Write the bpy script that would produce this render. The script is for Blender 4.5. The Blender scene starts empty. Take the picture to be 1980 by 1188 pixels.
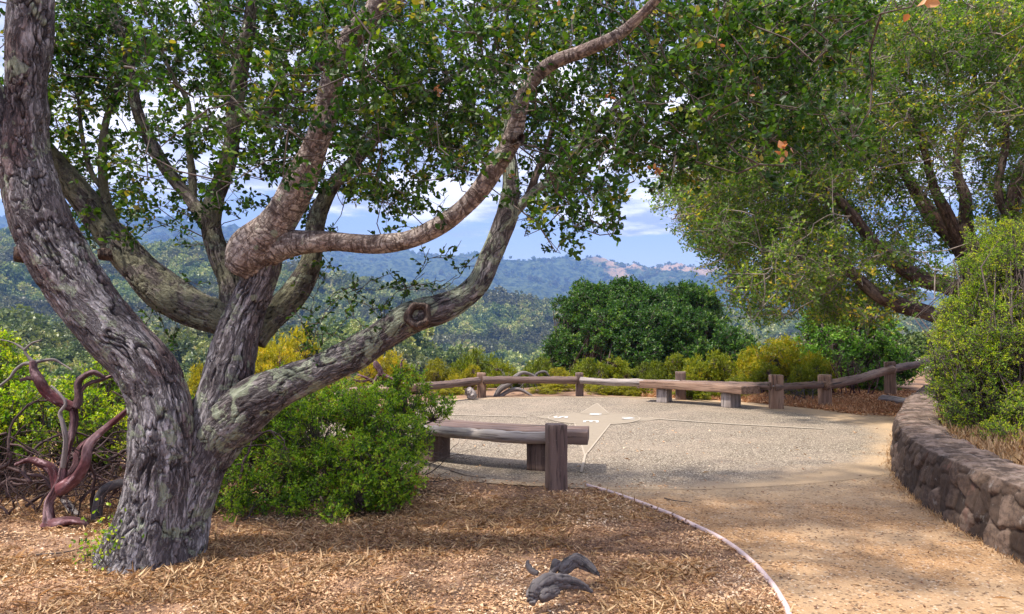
import bpy, math, random
import numpy as np
from mathutils import Vector
R = math.radians
random.seed(7)
RG = np.random.default_rng(7)
SC = bpy.context.scene
COL = SC.collection

# ------------------------------------------------------------------ camera
PITCH = 1.88; CAMH = 1.55; F = 1400.0
cam_d = bpy.data.cameras.new('camera'); cam_d.sensor_width = 36; cam_d.lens = 36*F/1980
cam_d.clip_start = 0.05; cam_d.clip_end = 30000
cam = bpy.data.objects.new('camera', cam_d); COL.objects.link(cam)
cam.location = (0, 0, CAMH); cam.rotation_euler = (R(90+PITCH), 0, 0)
SC.camera = cam

# ------------------------------------------------------------------ light
SUN_DIR = Vector((-0.42, -0.20, 0.89)).normalized()
w = bpy.data.worlds.new('World'); SC.world = w; w.use_nodes = True
nt = w.node_tree; nt.nodes.clear()
def N(nt, t, **k):
    n = nt.nodes.new(t)
    for a, b in k.items():
        setattr(n, a, b)
    return n
def mathn(nt, op, a, b=None, clamp=False):
    n = nt.nodes.new('ShaderNodeMath'); n.operation = op; n.use_clamp = clamp
    for i, v in enumerate((a, b)):
        if v is None: continue
        if isinstance(v, (int, float)): n.inputs[i].default_value = v
        else: nt.links.new(v, n.inputs[i])
    return n.outputs[0]
def maprange(nt, v, a, b, c=0.0, d=1.0, smooth=True):
    n = nt.nodes.new('ShaderNodeMapRange'); n.interpolation_type = 'SMOOTHSTEP' if smooth else 'LINEAR'
    nt.links.new(v, n.inputs['Value'])
    for k, x in zip(('From Min', 'From Max', 'To Min', 'To Max'), (a, b, c, d)):
        n.inputs[k].default_value = x
    return n.outputs['Result']
def mixc(nt, f, a, b, mode='MIX'):
    n = nt.nodes.new('ShaderNodeMix'); n.data_type = 'RGBA'; n.blend_type = mode
    for i, v in ((0, f), (6, a), (7, b)):
        if isinstance(v, (int, float)): n.inputs[i].default_value = v
        elif isinstance(v, tuple): n.inputs[i].default_value = (*v[:3], 1)
        else: nt.links.new(v, n.inputs[i])
    return n.outputs[2]
def noise(nt, vec, scale, detail=4, rough=0.55, dist=0.0):
    n = nt.nodes.new('ShaderNodeTexNoise')
    n.inputs['Scale'].default_value = scale; n.inputs['Detail'].default_value = detail
    n.inputs['Roughness'].default_value = rough; n.inputs['Distortion'].default_value = dist
    if vec is not None: nt.links.new(vec, n.inputs['Vector'])
    return n.outputs['Fac']
def voro(nt, vec, scale, feat='F1', out='Distance', rnd=1.0):
    n = nt.nodes.new('ShaderNodeTexVoronoi'); n.feature = feat
    n.inputs['Scale'].default_value = scale; n.inputs['Randomness'].default_value = rnd
    nt.links.new(vec, n.inputs['Vector'])
    return n.outputs[out]
def vscale(nt, vec, s):
    n = nt.nodes.new('ShaderNodeVectorMath'); n.operation = 'MULTIPLY'
    nt.links.new(vec, n.inputs[0]); n.inputs[1].default_value = s
    return n.outputs[0]
def ramp(nt, fac, stops, interp='LINEAR'):
    n = nt.nodes.new('ShaderNodeValToRGB'); n.color_ramp.interpolation = interp
    e = n.color_ramp.elements
    while len(e) < len(stops): e.new(0.5)
    for i, (p, c) in enumerate(stops):
        e[i].position = p; e[i].color = (*c[:3], 1)
    if not isinstance(fac, float): nt.links.new(fac, n.inputs[0])
    return n.outputs[0]

sky = N(nt, 'ShaderNodeTexSky', sky_type='NISHITA', sun_disc=False)
sky.sun_elevation = math.asin(SUN_DIR.z); sky.sun_rotation = math.atan2(SUN_DIR.x, SUN_DIR.y)
sky.altitude = 200; sky.air_density = 1.0; sky.dust_density = 0.6; sky.ozone_density = 1.6
bgA = N(nt, 'ShaderNodeBackground'); bgA.inputs['Strength'].default_value = 0.135
nt.links.new(mixc(nt, 1.0, sky.outputs[0], (1.12, 0.95, 1.0), 'MULTIPLY'), bgA.inputs['Color'])
tc = N(nt, 'ShaderNodeTexCoord')
sep = N(nt, 'ShaderNodeSeparateXYZ'); nt.links.new(tc.outputs['Generated'], sep.inputs[0])
zz = mathn(nt, 'ADD', mathn(nt, 'MAXIMUM', sep.outputs[2], 0.0), 0.10)
px_ = mathn(nt, 'DIVIDE', sep.outputs[0], zz); py_ = mathn(nt, 'DIVIDE', sep.outputs[1], zz)
cmb = N(nt, 'ShaderNodeCombineXYZ'); nt.links.new(px_, cmb.inputs[0]); nt.links.new(py_, cmb.inputs[1]); cmb.inputs[2].default_value = 3.3
cn = noise(nt, cmb.outputs[0], 1.5, 8, 0.62, 0.25)
cn2 = noise(nt, cmb.outputs[0], 0.35, 2, 0.5)
bias = maprange(nt, sep.outputs[2], 0.085, 0.26, 0.0, 0.24)
low = maprange(nt, sep.outputs[2], 0.07, 0.19, -0.20, -0.03)
cv = mathn(nt, 'ADD', mathn(nt, 'ADD', cn, bias), mathn(nt, 'ADD', low, mathn(nt, 'MULTIPLY', mathn(nt, 'SUBTRACT', cn2, 0.5), 0.35)))
def puff(az, el, sa, se, amt):
    a = mathn(nt, 'DIVIDE', mathn(nt, 'SUBTRACT', mathn(nt, 'DIVIDE', sep.outputs[0], mathn(nt, 'MAXIMUM', sep.outputs[1], 0.05)), az), sa)
    e = mathn(nt, 'DIVIDE', mathn(nt, 'SUBTRACT', sep.outputs[2], el), se)
    d = mathn(nt, 'ADD', mathn(nt, 'MULTIPLY', a, a), mathn(nt, 'MULTIPLY', e, e))
    return maprange(nt, d, 0.0, 1.0, amt, 0.0)
pf = mathn(nt, 'ADD', puff(0.17, 0.165, 0.12, 0.040, 0.50), puff(0.10, 0.215, 0.18, 0.05, 0.40))
pf = mathn(nt, 'ADD', pf, mathn(nt, 'ADD', puff(-0.11, 0.185, 0.16, 0.034, 0.50), puff(-0.33, 0.20, 0.06, 0.02, 0.3)))
cv = mathn(nt, 'ADD', cv, pf)
cmask = maprange(nt, cv, 0.50, 0.64)
shade = maprange(nt, noise(nt, cmb.outputs[0], 2.6, 6, 0.6), 0.38, 0.62)
ccol = mixc(nt, shade, (0.40, 0.42, 0.55), (1.0, 0.96, 1.0))
bgB = N(nt, 'ShaderNodeBackground'); bgB.inputs['Strength'].default_value = 1.25
nt.links.new(ccol, bgB.inputs['Color'])
mx = N(nt, 'ShaderNodeMixShader'); nt.links.new(cmask, mx.inputs[0]); nt.links.new(bgA.outputs[0], mx.inputs[1]); nt.links.new(bgB.outputs[0], mx.inputs[2])
wo = N(nt, 'ShaderNodeOutputWorld'); nt.links.new(mx.outputs[0], wo.inputs['Surface'])

sl = bpy.data.lights.new('sun', 'SUN'); sl.energy = 4.5; sl.angle = R(3.0); sl.color = (1.0, 0.93, 0.82)
so = bpy.data.objects.new('sun', sl); COL.objects.link(so)
so.rotation_euler = SUN_DIR.to_track_quat('Z', 'Y').to_euler(); so.location = (-20, 5, 40)
SC.view_settings.view_transform = 'Standard'; SC.view_settings.look = 'None'
SC.view_settings.gamma = 1; SC.view_settings.exposure = 0.74
SC.cycles.max_bounces = 7; SC.cycles.diffuse_bounces = 4; SC.cycles.glossy_bounces = 2
SC.cycles.transmission_bounces = 4; SC.cycles.transparent_max_bounces = 8; SC.cycles.volume_bounces = 0

# ------------------------------------------------------------------ numeric helpers
th = R(PITCH); CT, ST = math.cos(th), math.sin(th)
def PX(px, py, d):
    """world point seen at (px, py) at world depth d (arrays allowed)"""
    px = np.asarray(px, float); py = np.asarray(py, float); d = np.asarray(d, float)
    u = (px-990)/F; v = (594-py)/F
    t = d/(CT - v*ST)
    return np.stack([u*t, d+0*u, CAMH + (ST+v*CT)*t], -1)
def _h(ix, iy, iz):
    n = (ix*374761393 + iy*668265263 + iz*2147483647 + 12345) & 0xffffffff
    n = ((n ^ (n >> 13))*1274126177) & 0xffffffff
    n = ((n ^ (n >> 16))*2246822519) & 0xffffffff
    return ((n ^ (n >> 15)) & 0xffffff)/16777215.0
def vnoise(p):
    p = np.asarray(p, float); i = np.floor(p).astype(np.int64); f = p-i; f = f*f*f*(f*(f*6-15)+10)
    x, y, z = i[..., 0], i[..., 1], i[..., 2]; fx, fy, fz = f[..., 0], f[..., 1], f[..., 2]
    r = 0
    for dx in (0, 1):
        for dy in (0, 1):
            for dz in (0, 1):
                r = r + _h(x+dx, y+dy, z+dz)*(fx if dx else 1-fx)*(fy if dy else 1-fy)*(fz if dz else 1-fz)
    return r
def fbm(p, o=4, g=0.5):
    a, s, t = 1.0, 0, 0; p = np.asarray(p, float)
    for k in range(o):
        s = s + a*vnoise(p*(2.03**k)+k*17.3); t += a; a *= g
    return s/t
def ridged(p, o=4, g=0.5):
    a, s, t = 1.0, 0, 0; p = np.asarray(p, float)
    for k in range(o):
        s = s + a*(1-np.abs(2*vnoise(p*(2.03**k)+k*11.7)-1)); t += a; a *= g
    return s/t
def sstep(a, b, x):
    t = np.clip((x-a)/(b-a), 0, 1); return t*t*(3-2*t)
def nrm(a):
    return a/np.maximum(np.linalg.norm(a, axis=-1, keepdims=True), 1e-9)

# ------------------------------------------------------------------ object helpers
def make_mesh(name, V, Fc, mats, attrs=None, smooth=False, midx=None):
    """V (n,3); Fc (m,k) equal sized faces or a list of such arrays"""
    me = bpy.data.meshes.new(name)
    V = np.asarray(V, np.float32)
    Fl = Fc if isinstance(Fc, list) else [Fc]
    Fl = [np.asarray(f, np.int32) for f in Fl if len(f)]
    me.vertices.add(len(V)); me.vertices.foreach_set('co', V.ravel())
    tot = sum(f.size for f in Fl); nf = sum(len(f) for f in Fl)
    me.loops.add(tot); me.polygons.add(nf)
    me.loops.foreach_set('vertex_index', np.concatenate([f.ravel() for f in Fl]))
    cnt = np.concatenate([np.full(len(f), f.shape[1], np.int32) for f in Fl])
    st = np.concatenate([[0], np.cumsum(cnt)[:-1]]).astype(np.int32)
    me.polygons.foreach_set('loop_start', st)
    if smooth: me.polygons.foreach_set('use_smooth', np.ones(nf, bool))
    for m in (mats if isinstance(mats, (list, tuple)) else [mats]): me.materials.append(m)
    if midx is not None: me.polygons.foreach_set('material_index', np.asarray(midx, np.int32))
    me.update(calc_edges=True)
    for k, (dom, typ, arr) in (attrs or {}).items():
        a = me.attributes.new(k, typ, dom)
        a.data.foreach_set('vector' if typ == 'FLOAT_VECTOR' else 'value', np.asarray(arr, np.float32).ravel())
    return me
def link(name, me, parent=None):
    o = bpy.data.objects.new(name, me); COL.objects.link(o)
    if parent is not None: o.parent = parent
    return o
def thing(name, label, cat, group=None, loc=(0, 0, 0)):
    o = bpy.data.objects.new(name, None); COL.objects.link(o); o.location = loc; o.empty_display_size = 0.2
    return tag(o, label, cat, group)
def tag(o, label, cat, group=None, kind=None):
    if label: o['label'] = label
    if cat: o['category'] = cat
    if group: o['group'] = group
    if kind: o['kind'] = kind
    return o
class Acc:
    """collects meshes of mixed face sizes into one"""
    def __init__(s): s.V = []; s.T = []; s.Q = []; s.n = 0; s.A = {}; s.cT = []; s.cQ = []
    def add(s, V, Fc, bc=None, c=0.0):
        V = np.asarray(V, float); Fc = np.asarray(Fc, np.int64)
        (s.T if Fc.shape[1] == 3 else s.Q).append(Fc+s.n)
        (s.cT if Fc.shape[1] == 3 else s.cQ).append(np.full(len(Fc), c) if np.isscalar(c) else c)
        s.V.append(V); s.n += len(V)
        s.A.setdefault('bc', []).append(V if bc is None else bc)
    def mesh(s, name, mats, smooth=False):
        V = np.concatenate(s.V); fl = []; cs = []
        if s.T: fl.append(np.concatenate(s.T)); cs.append(np.concatenate(s.cT))
        if s.Q: fl.append(np.concatenate(s.Q)); cs.append(np.concatenate(s.cQ))
        return make_mesh(name, V, fl, mats, {'bc': ('POINT', 'FLOAT_VECTOR', np.concatenate(s.A['bc'])),
                                             'rnd': ('FACE', 'FLOAT', np.concatenate(cs))}, smooth)

def catmull(P, step):
    P = np.asarray(P, float); n = len(P)
    E = np.vstack([2*P[0]-P[1], P, 2*P[-1]-P[-2]]); out = []
    for i in range(n-1):
        a, b, c, d = E[i], E[i+1], E[i+2], E[i+3]
        k = max(2, int(np.linalg.norm((c-b)[:3])/step))
        t = np.linspace(0, 1, k, endpoint=False)[:, None]
        out.append(0.5*((2*b)+(c-a)*t+(2*a-5*b+4*c-d)*t**2+(3*b-a-3*c+d)*t**3))
    out.append(P[-1:]); return np.concatenate(out)
def frames(C):
    T = nrm(np.gradient(C, axis=0)); n = len(C)
    up = np.array([0, 0, 1.0]) if abs(T[0][2]) < 0.9 else np.array([0, 1.0, 0])
    U = np.zeros_like(C); u = up
    for i in range(n):
        u = u - T[i]*np.dot(u, T[i]); u = u/max(np.linalg.norm(u), 1e-9); U[i] = u
    return T, U, np.cross(T, U)
def tube(C, rad, seg=24, disp=None, cap=True, squash=None):
    """C (n,3) centre line, rad (n,) -> V, quads, bc.  disp(bc, phi, v) metres outward"""
    T, U, B = frames(C); n = len(C)
    v = np.concatenate([[0], np.cumsum(np.linalg.norm(np.diff(C, axis=0), axis=1))])
    ph = np.linspace(0, 2*math.pi, seg, endpoint=False)
    cs, sn = np.cos(ph), np.sin(ph); rad = np.asarray(rad)
    r0 = np.repeat(rad[:, None], seg, 1)
    bc = np.stack([cs[None]*r0, sn[None]*r0, np.repeat(v[:, None], seg, 1)], -1)
    rr = r0 if disp is None else r0+disp(bc, ph, v)
    V = C[:, None]+rr[..., None]*(cs[None, :, None]*U[:, None]+sn[None, :, None]*B[:, None])
    i = np.arange(n-1)[:, None]; j = np.arange(seg)[None]; j2 = (j+1) % seg
    Q = np.stack([i*seg+j+0*i, i*seg+j2+0*i, (i+1)*seg+j2, (i+1)*seg+j], -1).reshape(-1, 4)
    V = V.reshape(-1, 3); bc = bc.reshape(-1, 3)
    if cap:
        for e, k in ((0, 0), (n-1, (n-1)*seg)):
            V = np.vstack([V, C[e:e+1]]); bc = np.vstack([bc, [[0, 0, v[e]]]]); ci = len(V)-1
            jj = np.arange(0, seg, 2); a = k+jj; b = k+(jj+1) % seg; c_ = k+(jj+2) % seg
            Q = np.vstack([Q, np.stack([np.full(len(jj), ci), a, b, c_], -1) if e else np.stack([np.full(len(jj), ci), c_, b, a], -1)])
    return V, Q, bc

# ------------------------------------------------------------------ materials
def new_mat(name):
    m = bpy.data.materials.new(name); m.use_nodes = True; t = m.node_tree
    b = t.nodes['Principled BSDF']; o = t.nodes['Material Output']
    return m, t, b, o
def attr(nt, name, out='Vector'):
    n = nt.nodes.new('ShaderNodeAttribute'); n.attribute_name = name; return n.outputs[out]
def bump(nt, b, h, strength=0.5, dist=0.01, prev=None):
    n = nt.nodes.new('ShaderNodeBump'); n.inputs['Strength'].default_value = strength; n.inputs['Distance'].default_value = dist
    nt.links.new(h, n.inputs['Height'])
    if prev is not None: nt.links.new(prev, n.inputs['Normal'])
    if b is not None: nt.links.new(n.outputs[0], b.inputs['Normal'])
    return n.outputs[0]

def leaf_mat(name, stops, trans=0.35, rough=0.42, tcol=None, obj=0.0, clu=0.5, patch=None):
    m, t, b, o = new_mat(name)
    r = attr(t, 'rnd', 'Fac'); c = attr(t, 'clu', 'Fac')
    f = mathn(t, 'ADD', mathn(t, 'MULTIPLY', r, 1-clu), mathn(t, 'MULTIPLY', c, clu))
    if obj:
        oi = t.nodes.new('ShaderNodeObjectInfo')
        f = mathn(t, 'ADD', mathn(t, 'MULTIPLY', f, 1-obj), mathn(t, 'MULTIPLY', oi.outputs['Random'], obj))
    f = maprange(t, f, 0.12, 0.88, 0, 1, False)
    col = ramp(t, f, stops)
    if patch:
        g = t.nodes.new('ShaderNodeNewGeometry')
        pn = maprange(t, noise(t, g.outputs['Position'], patch[0], 3), 0.42, 0.62)
        col = mixc(t, mathn(t, 'MULTIPLY', pn, patch[2]), col, patch[1])
    t.links.new(col, b.inputs['Base Color']); b.inputs['Roughness'].default_value = rough
    b.inputs['Specular IOR Level'].default_value = 0.35
    tr = t.nodes.new('ShaderNodeBsdfTranslucent')
    tcn = mixc(t, 1.0, col, tcol or (1.7, 1.9, 0.7), 'MULTIPLY'); t.links.new(tcn, tr.inputs['Color'])
    ms = t.nodes.new('ShaderNodeMixShader'); ms.inputs[0].default_value = trans
    t.links.new(b.outputs[0], ms.inputs[1]); t.links.new(tr.outputs[0], ms.inputs[2]); t.links.new(ms.outputs[0], o.inputs['Surface'])
    return m

def bark_mat(name, base, dark, pale, red=None, redamt=0.4, lichen=0.5, plate=7.0, stretch=0.28, rings=0.0, moss=None, bstr=0.9):
    m, t, b, o = new_mat(name)
    bc = attr(t, 'bc')
    warp = t.nodes.new('ShaderNodeVectorMath'); warp.operation = 'ADD'
    nn = t.nodes.new('ShaderNodeTexNoise'); nn.inputs['Scale'].default_value = 5; nn.inputs['Detail'].default_value = 3
    t.links.new(bc, nn.inputs['Vector'])
    t.links.new(vscale(t, nn.outputs['Color'], (0.10, 0.10, 0.10)), warp.inputs[0]); t.links.new(bc, warp.inputs[1])
    st = vscale(t, warp.outputs[0], (1, 1, stretch))
    crack = voro(t, st, plate*2.6, 'DISTANCE_TO_EDGE')
    crack2 = voro(t, st, plate*6.5, 'DISTANCE_TO_EDGE')
    rid = noise(t, vscale(t, warp.outputs[0], (1, 1, stretch*0.55)), plate*3.2, 5, 0.62, 0.5)
    ridge = mathn(t, 'ABSOLUTE', mathn(t, 'SUBTRACT', rid, 0.5))
    rk = maprange(t, ridge, 0.0, 0.075)
    ck = maprange(t, crack, 0.0, 0.16); ck2 = maprange(t, crack2, 0.0, 0.22)
    fine = noise(t, vscale(t, bc, (1, 1, 0.35)), 55, 6, 0.65)
    big = noise(t, bc, 3.2, 4, 0.6)
    col = mixc(t, maprange(t, big, 0.38, 0.64), base, pale)
    cr = maprange(t, attr(t, 'crk', 'Fac'), 0.15, 0.9)
    if red: col = mixc(t, mathn(t, 'MULTIPLY', maprange(t, noise(t, st, 4.2, 3, 0.6), 0.50, 0.60), redamt), col, red)
    cellc = voro(t, st, plate*2.6, 'F1', 'Color')
    sp = t.nodes.new('ShaderNodeSeparateColor'); t.links.new(cellc, sp.inputs[0])
    col = mixc(t, mathn(t, 'MULTIPLY', sp.outputs[0], 0.25), col, dark)
    col = mixc(t, maprange(t, fine, 0.35, 0.7, 0.55, 0.0), col, dark)
    h = mathn(t, 'ADD', mathn(t, 'MULTIPLY', ck, 0.25), mathn(t, 'ADD', mathn(t, 'MULTIPLY', ck2, 0.25), mathn(t, 'MULTIPLY', fine, 0.6)))
    h = mathn(t, 'ADD', h, mathn(t, 'MULTIPLY', rk, 0.9))
    col = mixc(t, maprange(t, rk, 0.35, 1.0, 0.65, 0.0), col, dark)
    col = mixc(t, maprange(t, noise(t, vscale(t, bc, (1, 1, 0.3)), 24, 5, 0.7), 0.56, 0.68, 0, 0.7), col, pale)
    if rings > 0:
        rn = noise(t, vscale(t, warp.outputs[0], (0.5, 0.5, 3.4)), 15, 5, 0.7)
        rg = maprange(t, rn, 0.52, 0.62)
        col = mixc(t, mathn(t, 'MULTIPLY', rg, rings), col, dark)
        h = mathn(t, 'SUBTRACT', mathn(t, 'MULTIPLY', h, 0.45), mathn(t, 'MULTIPLY', rg, 0.5))
    col = mixc(t, maprange(t, ck, 0.0, 0.4, 0.25, 0.0), col, dark)
    if lichen > 0:
        lm = maprange(t, noise(t, bc, 6.5, 6, 0.68, 0.6), 0.66-0.18*lichen, 0.72-0.18*lichen)
        wl2 = t.nodes.new('ShaderNodeVectorMath'); wl2.operation = 'ADD'
        nl2 = t.nodes.new('ShaderNodeTexNoise'); nl2.inputs['Scale'].default_value = 22; nl2.inputs['Detail'].default_value = 4; t.links.new(bc, nl2.inputs['Vector'])
        t.links.new(vscale(t, nl2.outputs['Color'], (0.045, 0.045, 0.045)), wl2.inputs[0]); t.links.new(bc, wl2.inputs[1])
        lcell = t.nodes.new('ShaderNodeSeparateColor'); t.links.new(voro(t, wl2.outputs[0], 10.0, 'F1', 'Color'), lcell.inputs[0])
        l2 = maprange(t, mathn(t, 'SUBTRACT', voro(t, wl2.outputs[0], 10.0, 'F1'), mathn(t, 'MULTIPLY', lcell.outputs[0], 0.38)), -0.03, -0.10)
        l3 = mathn(t, 'MULTIPLY', l2, maprange(t, noise(t, bc, 1.8, 2), 0.50, 0.58))
        lf = mathn(t, 'MAXIMUM', mathn(t, 'MULTIPLY', lm, 0.75), mathn(t, 'MULTIPLY', l3, 0.85))
        lc = mixc(t, noise(t, bc, 40, 3), (0.20, 0.23, 0.15), (0.42, 0.46, 0.34))
        col = mixc(t, lf, col, lc); h = mathn(t, 'ADD', h, mathn(t, 'MULTIPLY', lf, 0.25))
    if moss:
        mm = maprange(t, noise(t, bc, 5.0, 5, 0.7), 0.44, 0.56)
        col = mixc(t, mathn(t, 'MULTIPLY', mm, 0.8), col, mixc(t, noise(t, bc, 70, 3), moss, (0.26, 0.25, 0.17)))
    col = mixc(t, mathn(t, 'MULTIPLY', cr, 0.85), col, tuple(v*0.7 for v in dark))
    t.links.new(col, b.inputs['Base Color']); b.inputs['Roughness'].default_value = 0.85
    b.inputs['Specular IOR Level'].default_value = 0.25
    bump(t, b, h, bstr, 0.012)
    return m

def wood_mat(name, a, c, dark, grain=1.0, rough=0.75):
    m, t, b, o = new_mat(name)
    bc = attr(t, 'bc')
    g1 = noise(t, vscale(t, bc, (38, 38, 2.2)), 1.0, 5, 0.65, 0.4)
    g2 = noise(t, vscale(t, bc, (9, 9, 0.8)), 1.0, 4, 0.6, 0.6)
    sp = noise(t, bc, 30, 5, 0.7)
    col = mixc(t, maprange(t, g2, 0.35, 0.65), a, c)
    col = mixc(t, maprange(t, g1, 0.50, 0.36, 0, 0.75), col, dark)
    ck = maprange(t, noise(t, vscale(t, bc, (16, 16, 0.7)), 1.0, 3, 0.5, 0.3), 0.345, 0.30)
    col = mixc(t, mathn(t, 'MULTIPLY', ck, 0.8), col, (0.02, 0.014, 0.012))
    col = mixc(t, maprange(t, sp, 0.60, 0.72, 0, 0.4), col, (0.36, 0.31, 0.27))
    t.links.new(col, b.inputs['Base Color']); b.inputs['Roughness'].default_value = rough
    b.inputs['Specular IOR Level'].default_value = 0.3
    h = mathn(t, 'SUBTRACT', mathn(t, 'ADD', g1, mathn(t, 'MULTIPLY', sp, 0.3)), mathn(t, 'MULTIPLY', ck, 1.2))
    bump(t, b, h, 0.6*grain, 0.006)
    return m

M = {}
M['bark'] = bark_mat('oak_bark', (0.235, 0.202, 0.208), (0.048, 0.039, 0.042), (0.56, 0.525, 0.54), (0.20, 0.088, 0.066), 0.55, 0.52)
M['bark_lichen'] = bark_mat('lichened_oak_bark', (0.22, 0.19, 0.19), (0.040, 0.034, 0.035), (0.46, 0.43, 0.42), (0.11, 0.05, 0.038), 0.35, 0.95)
M['bark_moss'] = bark_mat('mossy_oak_bark', (0.15, 0.12, 0.11), (0.030, 0.024, 0.022), (0.24, 0.20, 0.18), None, 0, 0.45, moss=(0.10, 0.10, 0.05))
M['bark_pale'] = bark_mat('pale_ringed_bark', (0.50, 0.40, 0.35), (0.09, 0.06, 0.052), (0.70, 0.61, 0.55), (0.19, 0.09, 0.07), 0.45, 0.16, rings=0.8, plate=5.0, stretch=1.3)
M['bark_far'] = bark_mat('brown_oak_bark', (0.15, 0.10, 0.08), (0.03, 0.02, 0.017), (0.24, 0.18, 0.15), (0.15, 0.06, 0.04), 0.5, 0.2, plate=3.0)
M['bark_red'] = bark_mat('red_smooth_bark', (0.20, 0.085, 0.092), (0.035, 0.012, 0.015), (0.46, 0.31, 0.33), (0.13, 0.022, 0.028), 0.8, 0.0, plate=1.6, stretch=0.2, bstr=0.7)
M['dead'] = wood_mat('grey_dead_wood', (0.19, 0.165, 0.16), (0.30, 0.26, 0.25), (0.05, 0.04, 0.042))
M['dead_dark'] = wood_mat('dark_dead_wood', (0.075, 0.066, 0.070), (0.17, 0.15, 0.15), (0.010, 0.009, 0.010), 2.2)
M['tangle'] = wood_mat('dark_branch_bark', (0.055, 0.030, 0.030), (0.105, 0.062, 0.060), (0.015, 0.010, 0.010))
M['twig'] = wood_mat('twig_bark', (0.085, 0.062, 0.052), (0.15, 0.115, 0.10), (0.03, 0.022, 0.02))
M['twig_pale'] = wood_mat('pale_twig_bark', (0.20, 0.16, 0.13), (0.30, 0.25, 0.21), (0.08, 0.06, 0.05))
M['timber'] = wood_mat('weathered_timber', (0.22, 0.13, 0.090), (0.33, 0.215, 0.155), (0.065, 0.035, 0.026))
M['timber_purple'] = wood_mat('dark_weathered_timber', (0.135, 0.088, 0.076), (0.22, 0.15, 0.125), (0.038, 0.024, 0.022))
M['timber_pale'] = wood_mat('pale_log', (0.34, 0.29, 0.27), (0.50, 0.45, 0.42), (0.08, 0.06, 0.055), 1.4)
M['timber_grey'] = wood_mat('grey_weathered_timber', (0.24, 0.20, 0.185), (0.38, 0.33, 0.31), (0.06, 0.045, 0.042), 1.3)

m_, t_, b_, o_ = new_mat('dark_hollow_wood'); b_.inputs['Base Color'].default_value = (0.035, 0.018, 0.013, 1); b_.inputs['Roughness'].default_value = 0.95; M['hollow'] = m_  # very dark brown for the inner faces of the knots
M['oak_leaf'] = leaf_mat('oak_leaf', [(0, (0.010, 0.032, 0.006)), (0.45, (0.028, 0.075, 0.008)), (0.8, (0.075, 0.145, 0.012)), (0.975, (0.18, 0.23, 0.025)), (1, (0.26, 0.20, 0.03))], 0.38)
M['live_leaf'] = leaf_mat('live_oak_leaf', [(0, (0.035, 0.09, 0.014)), (0.4, (0.075, 0.155, 0.018)), (0.72, (0.19, 0.29, 0.030)), (0.93, (0.42, 0.45, 0.055)), (1, (0.62, 0.42, 0.04))], 0.45, clu=0.45, patch=(0.30, (0.17, 0.19, 0.09), 0.2))
M['bush_leaf'] = leaf_mat('bush_leaf', [(0, (0.03, 0.075, 0.010)), (0.35, (0.15, 0.29, 0.010)), (0.7, (0.40, 0.50, 0.02)), (1, (0.64, 0.60, 0.035))], 0.35)
M['manz_leaf'] = leaf_mat('manzanita_leaf', [(0, (0.025, 0.065, 0.010)), (0.35, (0.13, 0.27, 0.014)), (0.7, (0.34, 0.48, 0.025)), (0.97, (0.46, 0.52, 0.06)), (1, (0.30, 0.11, 0.04))], 0.3)
M['yellow_leaf'] = leaf_mat('yellow_green_leaf', [(0, (0.06, 0.07, 0.008)), (0.35, (0.15, 0.19, 0.012)), (0.7, (0.31, 0.31, 0.018)), (1, (0.55, 0.36, 0.02))], 0.3, obj=0.4)
M['gold_leaf'] = leaf_mat('golden_leaf', [(0, (0.09, 0.09, 0.010)), (0.35, (0.22, 0.21, 0.016)), (0.7, (0.44, 0.36, 0.025)), (1, (0.66, 0.40, 0.025))], 0.35, obj=0.4)
M['dark_leaf'] = leaf_mat('dense_bush_leaf', [(0, (0.012, 0.038, 0.010)), (0.5, (0.036, 0.095, 0.018)), (0.85, (0.095, 0.19, 0.03)), (1, (0.19, 0.27, 0.05))], 0.3, obj=0.2)
M['laurel_leaf'] = leaf_mat('laurel_leaf', [(0, (0.03, 0.085, 0.014)), (0.5, (0.11, 0.24, 0.03)), (0.85, (0.22, 0.38, 0.055)), (1, (0.36, 0.46, 0.09))], 0.33)
M['wood_leaf'] = leaf_mat('hillside_leaf', [(0, (0.025, 0.055, 0.018)), (0.3, (0.10, 0.155, 0.045)), (0.6, (0.22, 0.27, 0.07)), (0.85, (0.40, 0.41, 0.11)), (1, (0.46, 0.38, 0.18))], 0.15, obj=0.5, clu=0.5, patch=(0.009, (0.10, 0.085, 0.05), 0.75))
M['brown_leaf'] = leaf_mat('dead_leaf', [(0, (0.25, 0.10, 0.045)), (0.5, (0.42, 0.20, 0.085)), (1, (0.60, 0.34, 0.16))], 0.3, tcol=(1.4, 1.0, 0.7))
M['litter'] = leaf_mat('leaf_litter', [(0, (0.10, 0.048, 0.028)), (0.3, (0.34, 0.19, 0.105)), (0.6, (0.58, 0.36, 0.205)), (0.9, (0.68, 0.45, 0.27)), (1, (0.84, 0.66, 0.48))], 0.12, 0.7, tcol=(1.2, 1.0, 0.8), clu=0.5)
M['litter_orange'] = leaf_mat('orange_leaf_litter', [(0, (0.18, 0.075, 0.035)), (0.4, (0.48, 0.23, 0.11)), (0.75, (0.70, 0.40, 0.20)), (1, (0.86, 0.64, 0.42))], 0.15, 0.7, tcol=(1.2, 1.0, 0.8), clu=0.3)
M['straw'] = leaf_mat('dry_grass', [(0, (0.27, 0.155, 0.075)), (0.5, (0.56, 0.37, 0.19)), (1, (0.84, 0.64, 0.40))], 0.3, 0.6, tcol=(1.2, 1.0, 0.8), clu=0.3)

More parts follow.
